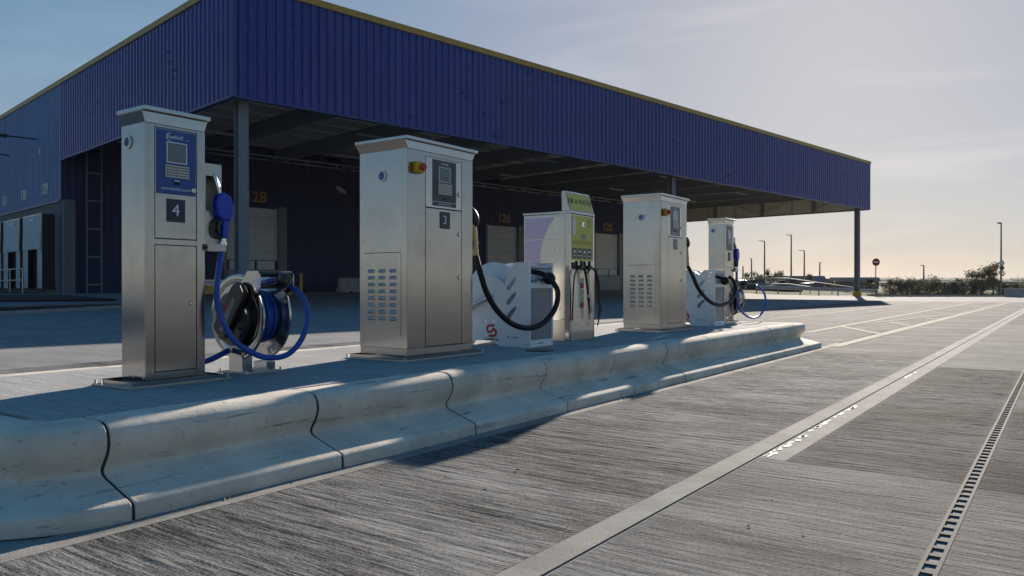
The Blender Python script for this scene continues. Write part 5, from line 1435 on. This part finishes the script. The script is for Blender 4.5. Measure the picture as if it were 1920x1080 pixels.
# corrugated crash barrier
cbp = [at(1418, 70), at(1500, 69.5), at(1645, 66.5)]
cb = thing('crash_barrier', 'galvanised crash barrier along the edge of the yard by the last column', 'barrier', (0, 0, 0))
zb_ = [0.55, 0.42, 0.20]
for i in range(2):
    a, b_ = cbp[i], cbp[i + 1]
    d_ = (b_ - a).normalized(); n_ = Vector((d_.y, -d_.x, 0))
    za, zb2 = zb_[i], zb_[i + 1]
    prof = [(0, 0.0), (0.06, 0.04), (0.06, 0.11), (0.0, 0.15), (0.0, 0.18), (0.06, 0.22), (0.06, 0.29), (0, 0.33)]
    v = [tuple(Vector((q.x, q.y, zq + h_ + 0.05)) + n_ * d2) for q, zq in ((a, za), (b_, zb2)) for d2, h_ in prof]
    m_ = len(prof)
    o = MB().add(v, [(k, k + 1, m_ + k + 1, m_ + k) for k in range(m_ - 1)]).build('rail_beam', 'zinc', cb)
    sl = o.modifiers.new('thick', 'SOLIDIFY'); sl.thickness = 0.006
    n = max(2, int((b_ - a).length / 1.4))
    for k in range(n + i):
        q = a.lerp(b_, k / n); zq = za + (zb2 - za) * k / n
        MB().box(q.x - 0.05, q.x + 0.05, q.y + 0.02, q.y + 0.10, -0.05, zq + 0.36).build('post', 'zinc', cb)
# no entry sign
p = at(1642, 66)
sg = thing('no_entry_sign', 'round red no entry sign on a slim post by the last canopy column', 'road sign', (p.x, p.y, 0), YAW)
MB().cyl((0, 0, -0.05), (0, 0, 3.1), 0.038, 10).build('post', 'pole', sg)
MB().lathe([(0, 0), (0.32, 0), (0.32, 0.02), (0, 0.02)], (0, -0.065, 2.85), 'y', 32).build('disc', 'sign_red', sg)
box('bar', 'white_print', sg, -0.215, 0.215, -0.071, -0.0655, 2.80, 2.90)
# lamps
def lamp(u, d, vtop, label, arm=0.9, side=-1, twin=False, signs=False):
    p = at(u, d)
    h_ = zpx(vtop, d)
    t = thing('street_lamp', label, 'street lamp', (p.x, p.y, 0), YAW, 'tall lamp posts beyond the yard')
    k = d / 63.0
    MB().tube([(0, 0, -0.3), (0, 0, h_ * 0.2), (0, 0, h_)], [0.085 * k, 0.075 * k, 0.05 * k], 8).build('pole', 'pole', t)
    hd = MB().hexa([(0, -0.10 * k, h_ - 0.06), (side * arm, -0.10 * k, h_ + 0.02), (side * arm, 0.10 * k, h_ + 0.02), (0, 0.10 * k, h_ - 0.06)] if side > 0 else
                   [(side * arm, -0.10 * k, h_ + 0.02), (0, -0.10 * k, h_ - 0.06), (0, 0.10 * k, h_ - 0.06), (side * arm, 0.10 * k, h_ + 0.02)],
                   [(0, -0.08 * k, h_ + 0.06), (side * arm, -0.08 * k, h_ + 0.10), (side * arm, 0.08 * k, h_ + 0.10), (0, 0.08 * k, h_ + 0.06)] if side > 0 else
                   [(side * arm, -0.08 * k, h_ + 0.10), (0, -0.08 * k, h_ + 0.06), (0, 0.08 * k, h_ + 0.06), (side * arm, 0.08 * k, h_ + 0.10)])
    hd.build('lamp_head', 'pole', t)
    if signs:
        for zz in (2.72, 2.32):
            s = MB().lathe([(0, 0), (0.21, 0), (0.21, 0.02), (0, 0.02)], (0, -0.10, zz), 'y', 24).build('round_sign', 'sign_grey', t)
            MB().lathe([(0.0, -0.004), (0.14, -0.004), (0.14, 0), (0, 0)], (0, -0.1005, zz), 'y', 20).build('sign_face', 'white_print' if zz > 2.5 else 'navy_plate', s)
lamp(1877, 64, 419, 'tall lamp post with two round signs at the right of the yard', 0.28, -1, signs=True)
lamp(1732, 130, 498, 'lamp post behind the dark fence, left of the tall tree', 0.5)
lamp(1483.5, 150, 441, 'tallest lamp post left of the last canopy column', 1.0)
lamp(1433.5, 150, 452, 'lamp post seen directly right of the farthest pump nozzle', 1.1)
lamp(1508, 170, 470, 'lamp post just right of the tallest one', 1.3)
lamp(1409, 230, 485, 'small lamp post nearest the farthest pump', 0.7)
lamp(1537, 210, 492, 'low lamp post above the distant flat roofed building', 0.7, 1)
lamp(1393, 330, 499, 'tiniest far lamp post between the nozzle and the bushes', 0.9, 1)
# mesh fence
fp0, fp1 = at(1652, FENCE_D), at(1990, FENCE_D)
fe = thing('mesh_fence', 'low dark mesh fence along the far edge of the yard', 'fence', (fp0.x, fp0.y, 0), YAW)
fl_ = (fp1 - fp0).length
for k in range(11):
    box('post', 'fence', fe, 0.7 + k * 1.46 - 0.035, 0.7 + k * 1.46 + 0.035, -0.03, 0.03, -0.1, 1.16)
wr = MB()
for k in range(int(fl_ / 0.10)):
    wr.box(k * 0.10, k * 0.10 + 0.008, -0.004, 0.004, 0.03, 1.12)
tag(wr.build('mesh_wires', 'fence', fe), kind='stuff')
for z_ in (0.05, 0.55, 1.1):
    box('wire', 'fence', fe, 0, fl_, -0.008, -0.0045, z_, z_ + 0.012)
tag(MB().add([tuple(at(u_, d_, 0.004)) for u_, d_ in ((1650, FENCE_D + .12), (2300, FENCE_D + .12), (2300, 74), (1650, 74))], [(0, 1, 2, 3)]).build('verge', 'grass'), kind='structure')
kb = at(1640, FENCE_D - 1.0)
ke = thing('boundary_kerb', 'pale kerb at the foot of the dark fence', 'kerb', (kb.x, kb.y, 0), YAW)
for k in range(16):
    box('kerb_stone', 'kerb_old', ke, k * 0.95, k * 0.95 + 0.94, 0, 0.15, -0.05, 0.12)
# pale block and kerb at the far right edge
p = at(1908, 60)
tb = thing('concrete_block', 'pale concrete block at the right edge beyond the lane', 'block', (p.x, p.y, 0), YAW)
box('block', 'barrier_conc', tb, -0.55, 0.9, 0, 0.8, -0.02, 0.55, 0.03)
box('cap', 'kerb_old', tb, -0.60, 0.95, -0.05, 0.85, 0.551, 0.64, 0.02)

# parked cars
def car(label, loc, rz, paint, L_=4.3, W=1.76, H_=1.47):
    t = thing('parked_car', label, 'car', loc, rz, 'cars parked beyond the crash barrier')
    def loft(secs, name, mat, parent, smooth=True):
        m_ = len(secs[0])
        v = [p for s in secs for p in s]
        f = [(i * m_ + k, i * m_ + (k + 1) % m_, (i + 1) * m_ + (k + 1) % m_, (i + 1) * m_ + k) for i in range(len(secs) - 1) for k in range(m_)] + [tuple(range(m_)), tuple(range((len(secs) - 1) * m_, len(secs) * m_))]
        return MB().add(v, f).build(name, mat, parent, smooth)
    def sec(x, z0, z1, hw, r=0.10):
        return [(x, -hw, z0), (x, hw, z0), (x, hw, z1 - r), (x, hw - r, z1), (x, -hw + r, z1), (x, -hw, z1 - r)]
    hw = W / 2
    loft([sec(-L_ / 2, 0.40, 0.70, hw * .80), sec(-L_ / 2 + 0.12, 0.24, 0.86, hw * .92), sec(-L_ * .30, 0.20, 0.95, hw), sec(-L_ * .16, 0.20, 0.98, hw), sec(L_ * .28, 0.20, 1.0, hw), sec(L_ / 2 - 0.1, 0.26, 0.98, hw * .94), sec(L_ / 2, 0.40, 0.85, hw * .85)], 'body', paint, t)
    loft([sec(-L_ * .19, 0.97, 1.0, hw * .9, .02), sec(-L_ * .02, 0.97, H_ - .04, hw * .80), sec(L_ * .12, 0.97, H_, hw * .80), sec(L_ * .36, 0.97, H_ - .05, hw * .78), sec(L_ * .46, 0.97, 1.01, hw * .86, .02)], 'cabin', 'car_glass', t)
    loft([sec(-L_ * .03, H_ - .03, H_ + .01, hw * .76, .02), sec(L_ * .12, H_ - .02, H_ + .03, hw * .78, .02), sec(L_ * .36, H_ - .06, H_ - .01, hw * .75, .02)], 'roof', paint, t)
    for s in (-1, 1):
        box('pillar', paint, t, L_ * .06, L_ * .085, s * hw * .84 - .02, s * hw * .84 + .02, 0.97, H_ - .02)
        for x in (-L_ * .31, L_ * .30):
            w_ = MB().lathe([(0.20, -.09), (0.30, -.09), (0.32, -.06), (0.32, .06), (0.30, .09), (0.20, .09)], (x, s * (hw - .08), 0.32), 'y', 24).build('tyre', 'tyre', t, True)
            MB().lathe([(0, -.07), (0.2, -.07), (0.2, .07), (0, .07)], (x, s * (hw - .08), 0.32), 'y', 18).build('rim', 'zinc', w_)
        box('headlight', 'white_print', t, -L_ / 2 - .004, -L_ / 2 + .10, s * hw * .62 - .13, s * hw * .62 + .13, 0.62, 0.72)
        box('tail_light', 'red', t, L_ / 2 - .05, L_ / 2 + .004, s * hw * .70 - .10, s * hw * .70 + .10, 0.72, 0.84)
p = at(1462, 82)
car('dark blue parked car behind the crash barrier, right of the farthest reel', (p.x, p.y, -0.05), YAW + R(8), 'car_paint')
p = at(1528, 92)
car('grey parked car behind the rails, right of the dark car', (p.x, p.y, -0.30), YAW + R(200), 'car_silver')
p = at(1402, 86)
car('dark parked car mostly hidden behind the farthest pump', (p.x, p.y, 0.0), YAW + R(12), 'car_paint')

# far buildings
def far_building(label, u0, u1, d, vt, mat_w, mat_r, fr=0.35):
    a, b_ = at(u0, d), at(u1, d)
    L_ = (b_ - a).length
    h_ = zpx(vt, d)
    t = thing('far_building', label, 'building', (a.x, a.y, -0.3), YAW, 'low buildings beyond the boundary')
    box('wall', mat_w, t, 0, L_, 0, 12, 0, h_ * (1 - fr))
    rf_ = MB().hexa([(-0.3, -0.4, h_ * (1 - fr) + .002), (L_ + 0.3, -0.4, h_ * (1 - fr) + .002), (L_ + 0.3, 12.4, h_ * (1 - fr) + .002), (-0.3, 12.4, h_ * (1 - fr) + .002)], [(-0.1, 0.2, h_), (L_ + 0.1, 0.2, h_), (L_ + 0.1, 12, h_ + .1), (-0.1, 12, h_ + .1)]).build('roof', mat_r, t)
    n = max(2, int(L_ / 3))
    for k in range(n):
        x = L_ * (k + .5) / n
        w_ = box('window', 'car_glass', t, x - .7, x + .7, -.06, -.002, h_ * .18, h_ * .48)
        box('window_frame', 'white_wall', w_, x - .78, x + .78, -.05, -.001, h_ * .14, h_ * .178)
    return t
far_building('low red brown building with grey roof beyond the crash barrier', 1478, 1546, 160, 514.5, 'brick', 'roof_grey')
far_building('long low pale building with grey flat roof left of the last column', 1547, 1612, 165, 519.5, 'white_wall', 'roof_grey', 0.45)
far_building('brown block between the last column and the no entry sign', 1605, 1648, 150, 517, 'brick', 'roof_grey', 0.3)
far_building('grey roofed house behind the right end of the fence', 1868, 1925, 140, 530, 'white_wall', 'roof_grey', 0.4)

# ------------------------------------------------------------------ vegetation
def leafy(name, label, cat, base, H_, W, leaf, n=1400, seed=0, trunk=0.35, group=None, ls=0.10, blobs=9, sparse=0.0):
    rr = random.Random(seed)
    t = thing(name, label, cat, base, 0, group)
    tm = MB()
    tm.tube([(0, 0, -0.1), (0.02 * H_, 0, H_ * trunk), (0.0, 0.03 * H_, H_ * 0.75)], [0.025 * H_, 0.018 * H_, 0.006 * H_], 7)
    cl_ = []
    for k in range(blobs):
        a = rr.random() * 6.28
        zz = H_ * (trunk * 0.7 + (1 - trunk * 0.7) * (0.12 + 0.80 * rr.random()))
        prof = math.sin(math.pi * min(0.97, max(0.12, zz / H_))) ** 0.6
        ra = W * 0.5 * prof * (0.25 + 0.65 * rr.random())
        c = Vector((ra * math.cos(a), ra * math.sin(a), zz))
        cl_.append((c, W * (0.13 + 0.15 * rr.random())))
        tm.tube([(0, 0, H_ * trunk * (0.4 + 0.5 * rr.random())), tuple(c * 0.55 + Vector((0, 0, zz * 0.35))), tuple(c)], [0.010 * H_, 0.006 * H_, 0.003 * H_], 5)
    tm.build('trunk', 'bark', t, True)
    v, f = [], []
    for i in range(n):
        c, r_ = cl_[rr.randrange(len(cl_))]
        d = Vector((rr.gauss(0, 1), rr.gauss(0, 1), rr.gauss(0, 0.85)))
        d.normalize()
        q = c + d * r_ * (rr.random() ** 0.45) * (1 + 0.5 * (rr.random() < 0.12))
        if q.z < 0.03:
            q.z = 0.03 + 0.1 * rr.random()
        e1 = Vector((rr.gauss(0, 1), rr.gauss(0, 1), rr.gauss(0, 1))).normalized()
        e2 = e1.cross(Vector((rr.gauss(0, 1), rr.gauss(0, 1), rr.gauss(0, 1)))).normalized()
        s = ls * (0.6 + 0.8 * rr.random())
        o = len(v)
        v += [tuple(q - e1 * s), tuple(q + e2 * s * 0.45), tuple(q + e1 * s), tuple(q - e2 * s * 0.45)]
        f.append((o, o + 1, o + 2, o + 3))
    me_ = bpy.data.meshes.new('crown')
    me_.from_pydata(v, [], f)
    me_.materials.append(M[leaf])
    o = bpy.data.objects.new('crown', me_)
    COL.objects.link(o)
    o.parent = t
    return t
G_B = 'shrubs behind the dark fence'
SHR = [(1676, 70, 526, 1.7, 'leaf_c', 'thin brownish shrub just right of the no entry sign'), (1700, 69, 519, 2.0, 'leaf_a', 'feathery olive shrub at the left end of the fence'),
       (1722, 72, 527, 2.2, 'leaf_a', 'low dense shrub left of the lamp behind the fence'), (1744, 70, 523, 2.0, 'leaf_b', 'rounded shrub right of the lamp behind the fence'),
       (1765, 72, 521, 2.3, 'leaf_a', 'broad olive shrub in the middle of the fence'), (1788, 70, 528, 1.9, 'leaf_b', 'low green shrub left of the tall tree'),
       (1806, 72, 524, 1.9, 'leaf_a', 'bushy shrub immediately left of the tall tree'), (1830, 69, 520, 1.8, 'leaf_b', 'dark shrub under the left side of the tall tree'),
       (1885, 72, 527, 1.8, 'leaf_b', 'shrub right of the lamp post with round signs'), (1912, 76, 525, 1.7, 'leaf_a', 'shrub at the right edge behind the pale block')]
for i, (u, d, vt, w, lf, lb) in enumerate(SHR):
    p = at(u, d)
    leafy('shrub', lb, 'shrub', (p.x, p.y, -0.05), zpx(vt + (0, 5, 2)[i % 3], d) + 0.05, w * (0.95 + 0.25 * (i % 3 == 0)), lf, 2300, 40 + i, 0.15, G_B, 0.065, 18)
p = at(1842, 71); leafy('tree', 'tallest tree behind the fence, leaning over the shrubs', 'tree', (p.x, p.y, -0.05), zpx(493, 71), 2.7, 'leaf_a', 3200, 71, 0.3, 'trees beyond the yard', 0.075, 13)
p = at(1862, 72); leafy('tree', 'loose airy tree beside the lamp post with round signs', 'tree', (p.x, p.y, -0.05), zpx(491, 72), 1.8, 'leaf_c', 1300, 72, 0.35, 'trees beyond the yard', 0.075, 12)
for i, (u, d, vt, w, lf, lb) in enumerate([(1410, 105, 506, 2.2, 'leaf_a', 'young tree right of the farthest pump nozzle'), (1424, 108, 514, 2.0, 'leaf_b', 'bush between two lamp posts above the handrail'),
                                            (1437, 105, 507, 2.0, 'leaf_a', 'young tree at the foot of the left lamp post'), (1456, 106, 511, 2.0, 'leaf_b', 'round bush above the dark car'),
                                            (1468, 104, 508, 1.8, 'leaf_a', 'young tree left of the tallest lamp post'), (1395, 110, 512, 2.6, 'leaf_b', 'bush directly behind the farthest pump nozzle'),
                                            (1520, 110, 515, 2.2, 'leaf_c', 'reddish bush in front of the red brown building'), (1556, 112, 522, 1.9, 'leaf_c', 'small reddish bush in front of the pale building'),
                                            (1630, 95, 522, 1.5, 'leaf_a', 'small tree left of the no entry sign')]):
    p = at(u, d)
    leafy('tree' if 'tree' in lb else 'shrub', lb, 'tree' if 'tree' in lb else 'shrub', (p.x, p.y, -0.3), zpx(vt, d) + 0.3, w, lf, 1000, 90 + i, 0.25, 'young trees beyond the handrail', 0.10, 10)
# long grass at the fence foot
gr = MB()
rg = random.Random(5)
fd_ = (fp1 - fp0).normalized(); fn_ = Vector((-fd_.y, fd_.x, 0))
for i in range(5000):
    q = fp0 + fd_ * (rg.random() * fl_) + fn_ * (0.3 + 3.0 * rg.random())
    h_ = 0.12 + 0.30 * rg.random(); a = rg.random() * 6.28; w_ = 0.012
    gr.add([(q.x - w_ * math.cos(a), q.y - w_ * math.sin(a), -0.06), (q.x + w_ * math.cos(a), q.y + w_ * math.sin(a), -0.06), (q.x + 0.08 * rg.gauss(0, 1), q.y + 0.08 * rg.gauss(0, 1), h_)], [(0, 1, 2)])
me_ = bpy.data.meshes.new('grass'); me_.from_pydata(gr.v, [], gr.f); me_.materials.append(M['grass'])
go = bpy.data.objects.new('grass', me_); COL.objects.link(go); tag(go, 'dry rough grass along the foot of the fence', 'grass', kind='stuff')
# far wooded skyline
def skyline(name, d, base_h, amp, seed, mat):
    rr = random.Random(seed)
    n = 240
    v, f = [], []
    ph = [rr.random() * 6.28 for _ in range(9)]
    for i in range(n + 1):
        u = -700 + 3400 * i / n
        p = at(u, d)
        h_ = base_h + amp * sum(math.sin(i * (0.07 * (k + 1) ** 1.45) + ph[k]) / (k + 1) ** 0.8 for k in range(9)) + rr.random() * amp * 0.35
        h_ = max(1.0, h_)
        back = at(u, d * 1.25)
        v += [(p.x, p.y, -1.0), (p.x, p.y, h_ * 0.75), (p.x * 1.03, p.y * 1.03, h_), (back.x, back.y, -1.0)]
    for i in range(n):
        a, b_ = i * 4, (i + 1) * 4
        f += [(a, b_, b_ + 1, a + 1), (a + 1, b_ + 1, b_ + 2, a + 2), (a + 2, b_ + 2, b_ + 3, a + 3)]
    return tag(MB().add(v, f).build(name, mat), kind='structure')
skyline('hills', 700, 4.2, 0.9, 3, 'hill')
skyline('hills', 1600, 13.0, 2.2, 8, 'hill')

# ------------------------------------------------------------------ small litter along the kerb
lit = MB()
rl_ = random.Random(21)
for i in range(90):
    y = rl_.choice([5.55, 5.8, 5.6]) + rl_.gauss(0, 0.10) if i < 30 else rl_.uniform(1.5, 12)
    x = TOE + 0.012 + abs(rl_.gauss(0, 0.025))
    if i > 70:
        x, y = rl_.uniform(-2.7, 0.6), rl_.uniform(2.2, 11)
    s = rl_.uniform(0.004, 0.014); a = rl_.random() * 6.28
    c, sn = math.cos(a) * s, math.sin(a) * s
    lit.add([(x - c, y - sn, 0.005), (x + sn * .5, y - c * .5, 0.012), (x + c, y + sn, 0.006), (x - sn * .5, y + c * .5, 0.010)], [(0, 1, 2), (0, 2, 3)])
tag(lit.build('litter', 'litter'), 'scattered dry leaf bits and grit along the kerb foot', 'litter', kind='stuff')

# ------------------------------------------------------------------ the hazy air
hz = box('haze', 'gap', None, -1750, 1750, -1500, 2900, -3.0, 40.0)
hm = bpy.data.materials.new('haze'); hm.use_nodes = True
hm.node_tree.nodes.clear()
ho_ = hm.node_tree.nodes.new('ShaderNodeOutputMaterial')
hv = hm.node_tree.nodes.new('ShaderNodeVolumePrincipled')
hv.inputs['Color'].default_value = (0.92, 0.93, 0.96, 1)
hv.inputs['Density'].default_value = 0.00016
hv.inputs['Anisotropy'].default_value = 0.1
hm.node_tree.links.new(hv.outputs[0], ho_.inputs['Volume'])
hz.data.materials.clear(); hz.data.materials.append(hm)
tag(hz, 'thin pale haze filling the air', 'haze', kind='stuff')
